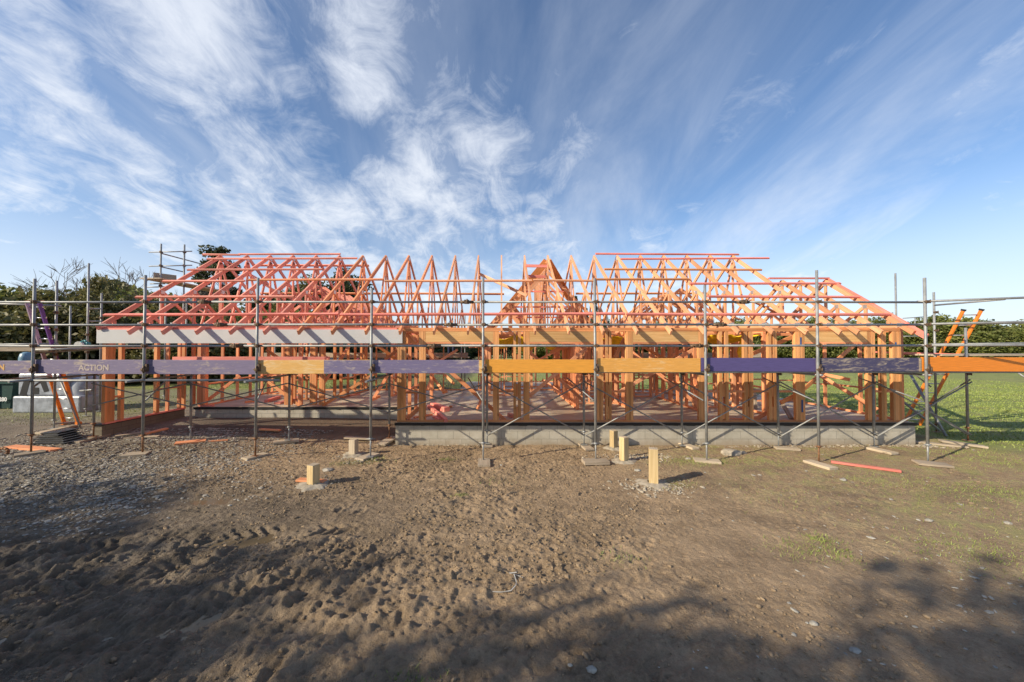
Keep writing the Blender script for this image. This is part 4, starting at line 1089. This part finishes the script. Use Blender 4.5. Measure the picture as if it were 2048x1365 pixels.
def scatter(n, xr, yr, keep):
    x = RNG.uniform(*xr, n); y = RNG.uniform(*yr, n); k = keep(x, y) > RNG.uniform(0, 1, n); return x[k], y[k]
x, y = scatter(38000, (-12.5, -3.0), (4.6, 10.2), lambda x, y: sst(-3.6, -7.0, x+1.6*vnoise(x*.8, y*.8, 61)-.8)*sst(4.7, 6.2, y+.5*vnoise(x*.9, y*.9, 62))*(.35+.65*sst(.35, .6, vnoise(x*1.3, y*1.3, 63))))
sz = np.clip(RNG.lognormal(-4.2, .42, len(x)), .006, .045)
o = rocks('gravel', np.stack([x, y, zsurf(x, y)+sz*.15], 1), sz, M['stone']); tag(o, 'grey river gravel spread over the left of the yard', 'gravel', kind='stuff')
x, y = scatter(11000, (-1., 8.5), (1.7, 8.6), lambda x, y: sst(.2, 4.2, x+.5*(3.5-y))*(.10+.9*sst(4.6, 2.4, y))*(.2+.8*sst(.45, .62, vnoise(x*1.1, y*1.1, 71))))
sz = np.clip(RNG.lognormal(-4.75, .6, len(x)), .003, .035)
o = rocks('pebbles', np.stack([x, y, zsurf(x, y)+sz*.1], 1), sz, M['palestone'], .45); tag(o, 'pale pebbles scattered in the mud on the right', 'pebbles', kind='stuff')
x, y = scatter(60000, (-9, 9.0), (1.7, 9.2), lambda x, y: (.12+.88*sst(.42, .62, vnoise(x*.9, y*.9, 81)))*(.25+.75*sst(4.5, .5, x)))
sz = np.clip(RNG.lognormal(-4.75, .5, len(x)), .003, .026)
M['clod'] = plain('mud_clods', (.25, .18, .112), .95, 0, .3, 9)
o = rocks('mud_clods', np.stack([x, y, zsurf(x, y)+sz*.2], 1), sz, M['clod'], .8); tag(o, 'loose brown clods of mud strewn over the yard', 'clods', kind='stuff')
for (px, pb, s_, lab, mt) in ((1463, 908, .20, 'broad pale lump of concrete at the foot of the right foundation', 'concrete'), (1482, 906, .11, 'smaller grey concrete lump beside the broad pale lump', 'concrete'), (1275, 941, .055, 'rounded beige stone between the middle and nearest posts', 'palestone'), (1376, 919, .05, 'grey stone left of the seventh front scaffold post', 'stone'),
                              (1183, 1345, .035, 'half buried pale stone at the bottom edge of the yard', 'palestone'), (1140, 1338, .016, 'small white pebble near the bottom edge of the yard', 'palestone'), (655, 943, .09, 'flat grey rock behind the short left post', 'stone'), (1627, 1246, .03, 'white stone, larger of those in the right shade', 'palestone'), (1710, 1298, .035, 'light stone at the lower right among pebbles', 'palestone'), (1002, 931, .03, 'small stone beside the fifth sole board', 'stone'), (1858, 1040, .04, 'flat white stone on thin grass at the right', 'palestone'), (2016, 1047, .04, 'flat pale stone near the right edge', 'palestone'), (1686, 960, .05, 'white flake of stone below the red timber', 'palestone')):
    g = ground_at(px, pb, .06); r_ = np.random.default_rng(int(px))
    V = IV; f = IF
    # one round of subdivision for a fuller stone
    mid = {}; V2 = [tuple(p) for p in V]; F2 = []
    def mp(a, b):
        k = (min(a, b), max(a, b))
        if k not in mid:
            p = (V[a]+V[b])/2; p = p/np.linalg.norm(p); mid[k] = len(V2); V2.append(tuple(p))
        return mid[k]
    for (a, b, c) in f:
        ab, bc, ca = mp(a, b), mp(b, c), mp(c, a); F2 += [(a, ab, ca), (b, bc, ab), (c, ca, bc), (ab, bc, ca)]
    A = np.array(V2); A = A*(1+r_.uniform(-.14, .14, (len(A), 1)))*np.array([1.2*s_, .85*s_, .5*s_ if s_ > .05 else .6*s_])
    o = np_mesh('stone', A, np.array(F2), M[mt], loc=(g.x, g.y, float(zsurf(g.x, g.y))+s_*.12)); tag(o, lab, 'stone', 'single stones lying in the yard')
# spilled grit beside the posts and walls
x, y = [], []
for (px, pb, sx, sy, n) in ((1310, 975, .45, .3, 420), (1275, 915, .6, .2, 380), (640, 968, .25, .18, 130), (715, 920, .3, .3, 170), (870, 888, 1.2, .08, 200), (1640, 893, 2.2, .07, 300), (1850, 890, .5, .3, 240)):
    g = ground_at(px, pb, .05); x.append(g.x+RNG.normal(0, sx, n)*.7); y.append(np.minimum(g.y+RNG.normal(0, sy, n)*.7, 9.28))
x = np.concatenate(x); y = np.concatenate(y); sz = np.clip(RNG.lognormal(-4.2, .5, len(x)), .005, .035)
o = rocks('grit', np.stack([x, y, zsurf(x, y)+sz*.15], 1), sz, M['concrete'], .6); tag(o, 'pale concrete grit spilled round the posts and along the wall', 'grit', kind='stuff')
# white strap in the mud
mb = MB(); pts = [(985, 1181), (1003, 1184), (1022, 1183), (1031, 1172), (1033, 1160), (1028, 1150), (1036, 1149), (1046, 1154)]
P = [ground_at(px, py, .05) for px, py in pts]
for p in P: p.z = float(zsurf(p.x, p.y))+.012
for a, b in zip(P[:-1], P[1:]): mb.beam(a, b, .010, .003)
mb.beam(P[5]+Vector((-.05, .0, .01)), P[5]+Vector((.03, .01, .012)), .014, .004)
tag(mb.build('strap', M['strap'], None), 'bent white plastic strap lying on the mud', 'strap')
# black sheet heap on the left
mb = MB(); rr = random.Random(3)
for k in range(6):
    c = ground_at(118, 880-k*1.5, .3); w = .5-.05*k
    pts = [(c.x-w*.9+rr.uniform(-.08, .08), c.y-.16, G(c.x, c.y)+.02+.03*k), (c.x+w*.7, c.y-.2+rr.uniform(-.05, .05), G(c.x, c.y)+.03+.03*k), (c.x+w+rr.uniform(-.05, .1), c.y+.14, G(c.x, c.y)+.05+.035*k), (c.x-.1, c.y+.25, G(c.x, c.y)+.06+.03*k), (c.x-w*.8, c.y+.12, G(c.x, c.y)+.03+.03*k)]
    mb.prism(pts, (0.02, 0, .022))
tag(mb.build('plastic_sheet', M['blackplastic'], None), 'folded black plastic sheet heaped by the left corner of the house', 'sheet')
# rusty fitting at the left edge
mb = MB(); g = ground_at(6, 912, .2)
pr = [(g.x+.11*math.cos(t), g.y, g.z+.09+.07*math.sin(t)) for t in np.linspace(-2.4, 2.4, 9)]
for a, b in zip(pr[:-1], pr[1:]): mb.tube(a, b, .028, 8)
mb.box(g.x-.22, g.x-.05, g.y-.03, g.y+.03, g.z, g.z+.09)
tag(mb.build('clamp', M['rustjack'], None), 'rusty steel clamp lying at the left edge of the yard', 'clamp')
# circular saw on the left platform
c = at(160, 689, 10.2); c.z = 2.497
sw = empty('circular_saw', c, 'teal and white circular saw resting on the left scaffold platform', 'circular saw')
mb = MB(); mb.box(c.x-.24, c.x+.16, c.y-.10, c.y+.10, c.z+.002, c.z+.010); mb.build('base_plate', M['alu'], sw)
mb = MB()
arc = [(c.x-.02+.13*math.cos(t), c.y-.03, c.z+.03+.13*math.sin(t)) for t in np.linspace(0, math.pi, 12)]
mb.prism(arc, (0, .05, 0)); mb.build('blade_guard', M['whiteplastic'], sw)
mb = MB(); mb.tube((c.x+.01, c.y+.02, c.z+.09), (c.x+.01, c.y+.22, c.z+.09), .055, 12); mb.build('motor', M['teal'], sw)
mb = MB()
hp = [(c.x+.04, c.y, c.z+.15), (c.x+.12, c.y, c.z+.19), (c.x+.19, c.y, c.z+.15), (c.x+.21, c.y, c.z+.06)]
for a, b in zip(hp[:-1], hp[1:]): mb.tube(a, b, .022, 8)
mb.build('handle', M['teal'], sw)
mb = MB(); mb.tube((c.x-.02, c.y-.035, c.z+.04), (c.x-.02, c.y-.030, c.z+.04), .115, 20); mb.build('blade', M['alu'], sw)
# sawhorse inside
c = ground_at(1520, 815, SLAB)
sh = empty('sawhorse', (c.x, c.y, SLAB), 'dark wooden sawhorse standing on the slab inside the frame', 'sawhorse')
mb = MB(); mb.box(c.x-.35, c.x+.3, c.y-.06, c.y+.06, SLAB+.50, SLAB+.60); mb.build('top_rail', M['greywood'], sh)
for sx in (-1, 1):
    for sy in (-1, 1):
        mb = MB(); mb.beam((c.x+sx*.28, c.y+sy*.22, SLAB+.005), (c.x+sx*.2, c.y+sy*.04, SLAB+.52), .08, .04, (0, 1, 0)); mb.build('leg', M['greywood'], sh)
mb = MB(); mb.beam(at(1583, 838, 9.62), at(1563, 805, 10.6), .09, .045); tag(mb.build('timber_offcut', M['greywood'], None), 'dark board propped on the slab right of the sawhorse', 'timber', 'loose timber on the slab')
# yellow safety net hung under the trusses
def cloth(name, x0, x1, y0, y1, z, amp, lab, hang=0):
    n, m = 26, 14; V = []; Fq = []
    for j in range(m+1):
        for i in range(n+1):
            a, b = i/n, j/m; zz = z-amp*(.5-.5*math.cos(a*6*math.pi+1.3*math.sin(b*5)))*(.4+.6*math.sin(b*math.pi))-amp*.6*math.sin(a*math.pi)*math.sin(b*math.pi)
            V.append((x0+(x1-x0)*a, y0+(y1-y0)*b, zz))
    for j in range(m):
        for i in range(n): k = j*(n+1)+i; Fq.append((k, k+1, k+n+2, k+n+1))
    V = np.array(V); c = V.mean(0); o = np_mesh(name, V-c, np.array(Fq), M['yellow'], smooth=True, loc=c); so = o.modifiers.new('s', 'SOLIDIFY'); so.thickness = .01
    return tag(o, lab, 'safety net', 'yellow safety nets in the house')
cloth('safety_net', -.4, 2.25, 11.6, 13.4, 2.88, .34, 'yellow net bunched under the trusses beside the middle opening')
cloth('safety_net', 2.5, 5.6, 11.4, 13.2, 2.84, .22, 'yellow net under the trusses right of the middle opening')
cloth('safety_net', 6.0, 7.3, 10.4, 12.4, 2.86, .16, 'yellow net strung high behind the right studs')
mb = MB(); a = at(1478, 676, 11); b = at(1487, 719, 11)
prev = None
for i in range(7):
    t = i/6; z = a.z+(b.z-a.z)*t; w = .05+.05*math.sin(t*3); cx_ = (a.x+b.x)/2+.03*math.sin(t*7)
    cur = [(cx_-w, 11-.03, z), (cx_+w, 11-.01, z), (cx_+w*.8, 11.05, z), (cx_-w*.8, 11.04, z)]
    if prev: mb.quadbox(prev+cur, .2)
    prev = cur
tag(mb.build('safety_net', M['yellow'], None), 'yellow net bundle hanging down beside a stud at the right', 'safety net', 'yellow safety nets in the house')

# ------------------------------------------------------------ goods, bin, cars and a worker behind
zb = G(-17, 14)
bs = empty('wrapped_pallet', (-15.4, 12.4, zb), 'pack of building goods in grey plastic wrap with black print, behind the left scaffold', 'wrapped pack')
x0, x1 = at(24, 800, 12.4).x, at(160, 800, 12.4).x; zt = at(0, 793, 12.4).z; z2 = at(0, 747, 12.4).z; zb = G(-15, 12.4)
mb = MB(); mb.box(x0, x1, 12.4, 13.4, zb, zt); mb.build('lower_pack', M['wrap'], bs, bevel=.05)
mb = MB(); mb.box(x0+.1, x0+1.75, 12.46, 13.35, zt+.003, z2); mb.build('upper_pack', M['wrap'], bs, bevel=.06)
mb = MB(); mb.lathe((x1-.42, 12.95, zt-.02), [(.40, 0), (.42, .3), (.36, .6), (.12, .72), (0, .73)], 16); mb.build('goods_bag', M['wrap'], bs)
for poly in ([(38, 792), (48, 760), (62, 757), (52, 792)], [(62, 789), (62, 774), (78, 776), (78, 789)], [(78, 760), (90, 758), (98, 783), (88, 785)]):
    mb = MB(); mb.prism([at(px, py, 12.455) for px, py in poly], (0, .012, 0)); mb.build('print_mark', M['blackplastic'], bs)
mb = MB(); c = (at(53, 720, 12.8).x, 12.8, z2+.001); mb.lathe(c, [(0, 0), (.17, .0), (.185, .1), (.18, .5), (.15, .64), (.07, .70), (0, .71)], 18)
tag(mb.build('drum', M['bluedrum'], None), 'round topped blue drum standing on the wrapped goods', 'drum')
bn = empty('skip_bin', (-18.9, 13.2, G(-18.9, 13.2)), 'dark green skip bin with white phone number at the left edge', 'skip bin')
xb = at(26, 790, 13.2).x; zt = at(0, 768, 13.2).z; z0 = G(-18.9, 13.2)
mb = MB(); mb.prism([(xb-2.6, 13.2, z0+.02), (xb-.1, 13.2, z0+.02), (xb, 13.2, zt), (xb-2.8, 13.2, zt)], (0, 1.4, 0)); mb.build('hull', M['greenbin'], bn)
mb = MB(); mb.box(xb-2.85, xb+.05, 13.14, 14.65, zt+.001, zt+.07); mb.build('rim', M['greenbin'], bn)
for k in range(3):
    mb = MB(); xx = xb-.6-k*.8; mb.box(xx, xx+.07, 13.13, 13.198, z0+.1, zt); mb.build('rib', M['greenbin'], bn)
text_mesh('021 280', .19, (xb-.42, 13.12, at(0, 802, 13.2).z), M['letter_white'], bn, name='phone_number')
def car(X, Y, rot, paintm, label):
    root = empty('parked_car', (0, 0, 0), label, 'car', 'cars parked behind the house')
    prof = [(-2.15, .35), (-2.2, .75), (-1.3, .98), (-.75, 1.48), (.95, 1.52), (1.75, 1.05), (2.15, .98), (2.2, .4)]
    mb = MB(); mb.prism([(x, -.85, z) for x, z in prof], (0, 1.7, 0)); mb.build('body', M[paintm], root, bevel=.08)
    mb = MB(); mb.prism([(-1.22, -.70, 1.02), (-.76, -.64, 1.44), (-.80, .64, 1.45), (-1.26, .70, 1.02)], (-.03, 0, .02)); mb.build('windscreen', M['glass'], root)
    for sy in (-1, 1):
        mb = MB(); mb.prism([(-1.05, sy*.853, 1.0), (-.68, sy*.853, 1.42), (.85, sy*.853, 1.45), (1.4, sy*.853, 1.03)], (0, sy*.012, 0)); mb.build('side_window', M['glass'], root)
        mb = MB(); mb.box(-2.215, -2.15, sy*.62-.18, sy*.62+.18, .62, .78); mb.build('headlight', M['lamp'], root)
        for xx in (-1.35, 1.35):
            mb = MB(); mb.tube((xx, sy*.68, .33), (xx, sy*.88, .33), .33, 18); w = mb.build('wheel', M['tyre'], root)
            mb = MB(); mb.tube((xx, sy*.881, .33), (xx, sy*.89, .33), .19, 14); mb.build('rim', M['alu'], w)
    root.location = (X, Y, G(X, Y)); root.rotation_euler = (0, 0, rot); return root
car(-11.1, 25.5, R(70), 'bluecar', 'grey blue car parked on the grass behind the recess')
car(-8.7, 25.0, R(15), 'maroon', 'maroon car parked behind the house right of the grey blue car')
def skin_body(name, joints, edges, mat, parent, sub=2):
    me = bpy.data.meshes.new(name); me.from_pydata([j[0] for j in joints], edges, []); me.materials.append(mat)
    o = bpy.data.objects.new(name, me); COL.objects.link(o)
    if parent is not None: o.parent = parent
    sk = o.modifiers.new('skin', 'SKIN'); sk.use_smooth_shade = True
    for i, j in enumerate(joints):
        r = j[1]; me.skin_vertices[0].data[i].radius = (r, r) if not isinstance(r, tuple) else r
    me.skin_vertices[0].data[0].use_root = True
    sb = o.modifiers.new('sub', 'SUBSURF'); sb.levels = sub; sb.render_levels = sub
    return o
pw = at(902.5, 656, 18.15)
per = empty('person', (pw.x, 18.15, 2.021), 'worker in navy clothes and a blue cap standing on the back scaffold', 'person')
J = [((0, 0, .95), (.15, .11)), ((0, 0, 1.2), (.15, .10)), ((0, 0, 1.42), (.15, .10)), ((0, 0, 1.52), .055), ((0, -.01, 1.62), (.075, .085)), ((0, -.01, 1.73), (.07, .08)),
     ((.19, 0, 1.42), .06), ((.26, .02, 1.15), .045), ((.24, -.14, .95), .036), ((.235, -.2, .90), .03), ((-.19, 0, 1.42), .06), ((-.26, .02, 1.15), .045), ((-.24, -.14, .95), .036), ((-.235, -.2, .90), .03),
     ((.10, 0, .88), .09), ((.11, -.01, .48), .06), ((.11, .02, .08), .04), ((.11, -.14, .04), .035), ((-.10, 0, .88), .09), ((-.11, -.01, .48), .06), ((-.11, .02, .08), .04), ((-.11, -.14, .04), .035)]
E = [(0,1),(1,2),(2,3),(3,4),(4,5),(2,6),(6,7),(7,8),(8,9),(2,10),(10,11),(11,12),(12,13),(0,14),(14,15),(15,16),(16,17),(0,18),(18,19),(19,20),(20,21)]
body = skin_body('body', J, E, M['skin'], per)
for hx in (.235, -.235):
    for k in range(4):
        fx = hx-.03+.02*k; L = (.07, .085, .08, .06)[k]
        skin_body('finger', [((fx, -.21, .89), .009), ((fx, -.235, .89-L*.6), .0085), ((fx, -.225, .89-L), .007)], [(0, 1), (1, 2)], M['skin'], body, 1)
jk = [(Vector(p), r) for p, r in J]
skin_body('jacket', [((0, 0, .88), (.175, .135)), ((0, 0, 1.2), (.175, .125)), ((0, 0, 1.43), (.175, .12)), ((.2, 0, 1.43), .075), ((.26, .02, 1.15), .06), ((.24, -.13, .97), .048), ((-.2, 0, 1.43), .075), ((-.26, .02, 1.15), .06), ((-.24, -.13, .97), .048)], [(0,1),(1,2),(2,3),(3,4),(4,5),(2,6),(6,7),(7,8)], M['navy'], per)
skin_body('trousers', [((0, 0, .92), (.165, .125)), ((.10, 0, .86), .105), ((.11, -.01, .48), .075), ((.11, .02, .1), .06), ((-.10, 0, .86), .105), ((-.11, -.01, .48), .075), ((-.11, .02, .1), .06)], [(0,1),(1,2),(2,3),(0,4),(4,5),(5,6)], M['navy'], per)
mb = MB(); mb.lathe((pw.x, 18.14, 2.021+1.70), [(.10, 0), (.102, .05), (.08, .10), (.03, .125), (0, .13)], 16); mb.box(pw.x-.07, pw.x+.07, 17.95, 18.06, 2.021+1.70, 2.021+1.715); mb.build('cap', M['bluecloth'], per)

# ------------------------------------------------------------ vegetation
def leaf_quads(C, size, rng, up=.2):
    n = len(C); a = rng.normal(size=(n, 3)); a /= np.linalg.norm(a, axis=1)[:, None]
    b = rng.normal(size=(n, 3)); b[:, 2] += up; b -= a*(a*b).sum(1)[:, None]; b /= np.linalg.norm(b, axis=1)[:, None]
    s = size*rng.uniform(.6, 1.4, (n, 1)); a = a*s; b = b*s*.6
    V = np.stack([C-a, C-b*.9+a*.1, C+a, C+b], 1).reshape(-1, 3)
    return V, np.arange(4*n).reshape(n, 4)
def crown_pts(n, rx, ry, z0, z1, clumps, rng, cr=.42, lower=.0):
    """leaf points gathered in clumps inside an egg-shaped crown"""
    u = rng.normal(size=(clumps, 3)); u /= np.linalg.norm(u, axis=1)[:, None]
    rad = rng.uniform(.45, 1., clumps)**.6
    cc = u*rad[:, None]*np.array([rx, ry, (z1-z0)/2])+np.array([0, 0, (z0+z1)/2])
    w = rng.uniform(.5, 1.3, clumps)
    k = rng.choice(clumps, n, p=w/w.sum())
    d = rng.normal(size=(n, 3)); d /= np.linalg.norm(d, axis=1)[:, None]
    d *= (rng.uniform(0, 1, n)**.45)[:, None]
    return cc[k]+d*(cr*w[k]*min(rx, (z1-z0)/2)*.9)[:, None]*np.array([1.1, 1.1, .75])
def branches(mb, base, h, spread, n, rng, r):
    mb.tube(base, (base[0], base[1], base[2]+h*.5), r, 8, r*.7)
    for i in range(n):
        a = rng.uniform(0, 6.28); z = base[2]+h*rng.uniform(.25, .5); e = Vector((base[0]+spread*math.cos(a)*rng.uniform(.4, .9), base[1]+spread*math.sin(a)*rng.uniform(.4, .9), base[2]+h*rng.uniform(.55, .95)))
        m_ = Vector((base[0], base[1], z)).lerp(e, .5)+Vector((rng.uniform(-.2, .2), rng.uniform(-.2, .2), rng.uniform(0, .3)))
        mb.tube((base[0], base[1], z), m_, r*.45, 6, r*.3); mb.tube(m_, e, r*.3, 6, r*.1)
def make_tree(name, h, rx, leaf, n, clumps, size, label, cat, group, seed, z0f=.05, cr=.42, trunkr=.14):
    rng = np.random.default_rng(seed); rd = random.Random(seed)
    root = empty(name, (0, 0, 0), label, cat, group)
    mb = MB(); branches(mb, (0, 0, 0), h, rx*.8, 9, rd, trunkr); mb.build('trunk', M['bark'], root)
    V, Fq = leaf_quads(crown_pts(n, rx, rx, h*z0f, h, clumps, rng, cr), size, rng)
    np_mesh('crown', V, Fq, M[leaf], root)
    return root
def place(root, first, x, y, sc, rz, label=None):
    o = root if first else copy_tree(root)
    o.location = (x, y, G(x, y)-.05); o.scale = (sc[0], sc[0], sc[1]); o.rotation_euler = (0, 0, rz)
    if label: o['label'] = label
    return o
rr = random.Random(11)
# left hedgerow: from beside the site back to the far middle
ht = [make_tree('hedge_tree', 6, 2.4, 'leaf', 15000, 80, .125, 'dense bushy green tree in the hedgerow at the left', 'tree', 'hedgerow trees on the left', s) for s in (1, 2)]
used = [False, False]
for i in range(17):
    t = i/16
    x = -33+26*t**.8+rr.uniform(-.8, .8); y = 20.5+40*t**1.3+rr.uniform(-1, 1)
    k = i % 2; hgt = (.98 if i < 5 else .88)*(1+rr.uniform(-.1, .12))
    place(ht[k], not used[k], x, y, (1.15+rr.uniform(-.1, .2), hgt*(1.0 if t < .5 else .85)), rr.uniform(0, 6)); used[k] = True
for (x, y) in ((-29.5, 7.0), (-30.5, 11.0), (-31.5, 15.5)): place(ht[0], False, x, y, (1.15, 1.05), rr.uniform(0, 6))
# lower shrubs that close the hedge at the foot
hs = make_tree('hedge_shrub', 2.6, 2.2, 'leafdark', 4500, 34, .15, 'low dark shrub filling the foot of the left hedgerow', 'shrub', 'shrubs under the left hedgerow', 21, z0f=-.05, trunkr=.06)
for i in range(13):
    t = i/12; place(hs, i == 0, -31+25*t**.8+rr.uniform(-.5, .5), 18.8+38*t**1.3, (1.25, 1.1+rr.uniform(-.15, .2)), rr.uniform(0, 6))
hb = make_tree('hedge_shrub', 4.6, 2.0, 'brownleaf', 9000, 60, .12, 'brownish green scrubby bush in front of the left hedgerow', 'shrub', 'scrubby bushes before the left hedgerow', 23, z0f=-.02, trunkr=.07)
for i, (x, y, s_) in enumerate(((-25.5, 20.5, 1.1), (-22.8, 21.2, 1.25), (-19.6, 21.8, 1.05), (-17.6, 23.5, 1.0), (-27.8, 19.6, .95))): place(hb, i == 0, x, y, (1.1, s_), i*1.9)
# tall trees behind the left gable
gum = [(-31.0, 40.5, 13.6, 1.9, 'tall open crowned gum tree above the left end of the roof ridge', 'leafdark', 5), (-22.0, 42, 9.8, 3.0, 'brownish spreading tree behind the left trusses', 'brownleaf', 6), (-17.8, 43, 11.0, 2.2, 'dark tree behind the left trusses, right of the brownish tree', 'leafdark', 7), (-37.5, 36, 8.5, 2.0, 'thin brown tree left of the tall gum tree', 'brownleaf', 8), (-27.0, 44, 8.2, 2.4, 'broad dark tree between the gum tree and the brownish tree', 'leafdark', 14)]
for (x, y, h, rx, lab, lf, sd_) in gum:
    t = make_tree('tall_tree', h, rx, lf, 7000, 44, .17, lab, 'tree', None, sd_, z0f=.42, cr=.5, trunkr=.2); place(t, True, x, y, (1, 1), 0)
# bare winter trees above the hedge
def bare_tree(x, y, h, seed, label):
    rd = random.Random(seed); mb = MB(); z0 = G(x, y)
    def grow(p, d, L, r, lev):
        n = 2; q = p
        for i in range(n):
            d2 = (d+Vector((rd.uniform(-.18, .18), rd.uniform(-.18, .18), rd.uniform(-.05, .12)))).normalized()
            e = q+d2*L/n; mb.tube(q, e, r*(1-.25*i), 5, r*(1-.25*(i+1)), caps=False); q = e; d = d2
        if lev == 0: return
        for i in range(rd.choice((3, 3, 4)) if lev > 1 else 3):
            a = rd.uniform(0, 6.28); v = Vector((math.cos(a), math.sin(a), 0))
            grow(q.lerp(p, rd.uniform(0, .45)), (d*.9+v*rd.uniform(.35, .85)).normalized(), L*rd.uniform(.55, .8), max(.012, r*.55), lev-1)
    root = empty('bare_tree', (x, y, z0), label, 'tree', 'bare winter trees above the left hedge')
    grow(Vector((x, y, z0)), Vector((0, 0, 1)), h*.32, .10, 5)
    mb.build('trunk', M['twig'], root); return root
bare_tree(-30.5, 24.5, 9.9, 3, 'bare tree with fanning twigs, leftmost above the hedge'); bare_tree(-26.6, 25.5, 10.4, 4, 'bare tree with fine twigs behind the tall left scaffold pole'); bare_tree(-24.2, 26.5, 9.7, 9, 'bare tree with arching twigs, nearest to the left roof edge'); bare_tree(-22.5, 31, 9.8, 12, 'thin bare tree behind the left roof edge')
# right hedge and conifers
hr = [make_tree('hedge_tree', 6.2, 2.7, 'leafright', 12000, 80, .15, 'bushy yellowish green tree in the tall hedge across the field', 'tree', 'tall hedge across the right field', s) for s in (31, 32)]
used = [False, False]
for i in range(30):
    t = i/29; x = 7+75*t**1.05+rr.uniform(-.8, .8); y = 72-26*t+rr.uniform(-1, 1)
    k = i % 2; place(hr[k], not used[k], x, y, (1.12+rr.uniform(-.1, .2), (1.0 if i > 3 else .9)*(1+rr.uniform(-.12, .15))), rr.uniform(0, 6)); used[k] = True
fh = make_tree('distant_tree', 5, 3.0, 'leafdark', 5000, 40, .25, 'far dark tree closing the field behind the house', 'tree', 'far trees behind the house', 44)
for i in range(12): place(fh, i == 0, -18+3.6*i+rr.uniform(-1, 1), 82+rr.uniform(-3, 3), (1.2, .9+rr.uniform(-.15, .25)), rr.uniform(0, 6))
def conifer(seed):
    rng = np.random.default_rng(seed); root = empty('conifer', (0, 0, 0), 'dark pointed conifer behind the rear wing', 'conifer', 'conifers beyond the rear wing')
    mb = MB(); mb.tube((0, 0, 0), (0, 0, 8.8), .16, 8, .02); mb.build('trunk', M['bark'], root)
    n = 5200; z = rng.uniform(0, 1, n)**.8; lay = np.floor(z*14)/14; rad = (1-z)*1.9*(.55+.45*np.sin((z*14-lay*14)*3.1))+.08
    a = rng.uniform(0, 6.28, n); q = rng.uniform(.3, 1, n)
    P = np.stack([rad*q*np.cos(a), rad*q*np.sin(a), .5+z*8.6-rad*q*.25], 1); V, Fq = leaf_quads(P, .15, rng); np_mesh('crown', V, Fq, M['leafdark'], root); return root
cf = conifer(3)
for i, (px, Y, s_) in enumerate(((1152, 52, 1.05), (1190, 50, .95), (1172, 55, .9), (1212, 58, .85), (1262, 60, .85), (1330, 58, .75))):
    place(cf, i == 0, (px-VX)/F*Y, Y, (1.1, s_), i*1.1)
# trees behind the photographer that throw the shade over the near ground
st = make_tree('shade_tree', 9.0, 3.2, 'leafdark', 7400, 46, .15, 'tall leafy tree standing behind the photographer', 'tree', 'trees behind the photographer', 51, z0f=.16, cr=.42, trunkr=.2)
for i, (x, y, s_, h_) in enumerate(SHADE):
    place(st, i == 0, x, y, (s_, h_), i*1.3)
# grass
def blades(n, x, y, h, mat, name, label, w=.006):
    n = len(x); z = zsurf(x, y); a = RNG.uniform(0, 6.28, n); hh = h*RNG.uniform(.5, 1.3, n); lean = RNG.normal(0, .45, (n, 2))*hh[:, None]
    B = np.stack([x, y, z-.01], 1); d = np.stack([np.cos(a), np.sin(a), a*0], 1)*(w*RNG.uniform(.7, 1.5, n))[:, None]
    T = B+np.stack([lean[:, 0], lean[:, 1], hh], 1)
    V = np.stack([B-d, B+d, T], 1).reshape(-1, 3)
    return tag(np_mesh(name, V, np.arange(3*n).reshape(n, 3), mat), label, name.replace('_', ' '), kind='stuff')
x1, y1 = scatter(150000, (9.5, 34), (8.3, 30), lambda x, y: sst(11.3, 13.2, x+1.6*(vnoise(x*.9, y*.9, 91)-.5)+.25*(y-10))*(1.0*sst(34, 12, y)+.15)*(.5+.5*vnoise(x*.5, y*.5, 92)))
x2, y2 = scatter(40000, (-26, -10.2), (10.5, 19), lambda x, y: .2*sst(.4, .65, vnoise(x*.7, y*.7, 93)))
x3, y3 = scatter(30000, (-16, 9.5), (19, 28), lambda x, y: x*0+.8)
x = np.concatenate([x1, x2, x3]); y = np.concatenate([y1, y2, y3])
blades(0, x, y, .05, M['grass'], 'field_grass', 'rough green grass of the field round the site', .012)
tx, ty = [], []
for (px, py, sx, sy, n) in ((745, 922, .22, .16, 500), (690, 930, .18, .12, 260), (893, 920, .10, .06, 220), (920, 995, .08, .06, 140), (1385, 925, .45, .18, 900), (1345, 968, .25, .12, 400), (1600, 1098, .22, .16, 420), (1640, 1080, .12, .08, 260), (1680, 1108, .1, .1, 200), (1240, 1120, .15, .1, 120), (1960, 1100, .5, .3, 900), (1800, 965, .7, .3, 900), (1990, 985, .5, .25, 900), (1950, 1020, .6, .3, 500), (1500, 925, .6, .15, 500), (820, 1360, .1, .06, 120), (2020, 925, .6, .4, 1500), (1930, 905, .5, .15, 600), (1000, 960, .3, .2, 120), (1560, 1000, .5, .4, 260)):
    g = ground_at(px, py, .05); tx.append(g.x+RNG.normal(0, sx, n)); ty.append(g.y+RNG.normal(0, sy, n))
x = np.concatenate(tx); y = np.concatenate(ty)
blades(0, x, y, .042, M['grass'], 'grass_tufts', 'small green grass tufts coming up through the mud', .004)
x, y = scatter(16000, (.2, 9.5), (2.2, 9.0), lambda x, y: sst(1.0, 6.0, x)*sst(.45, .7, vnoise(x*1.2, y*1.2, 95))*.8)
blades(0, x, y, .02, M['straw'], 'dead_grass', 'flattened yellow dead grass on the bare ground at the right', .003)
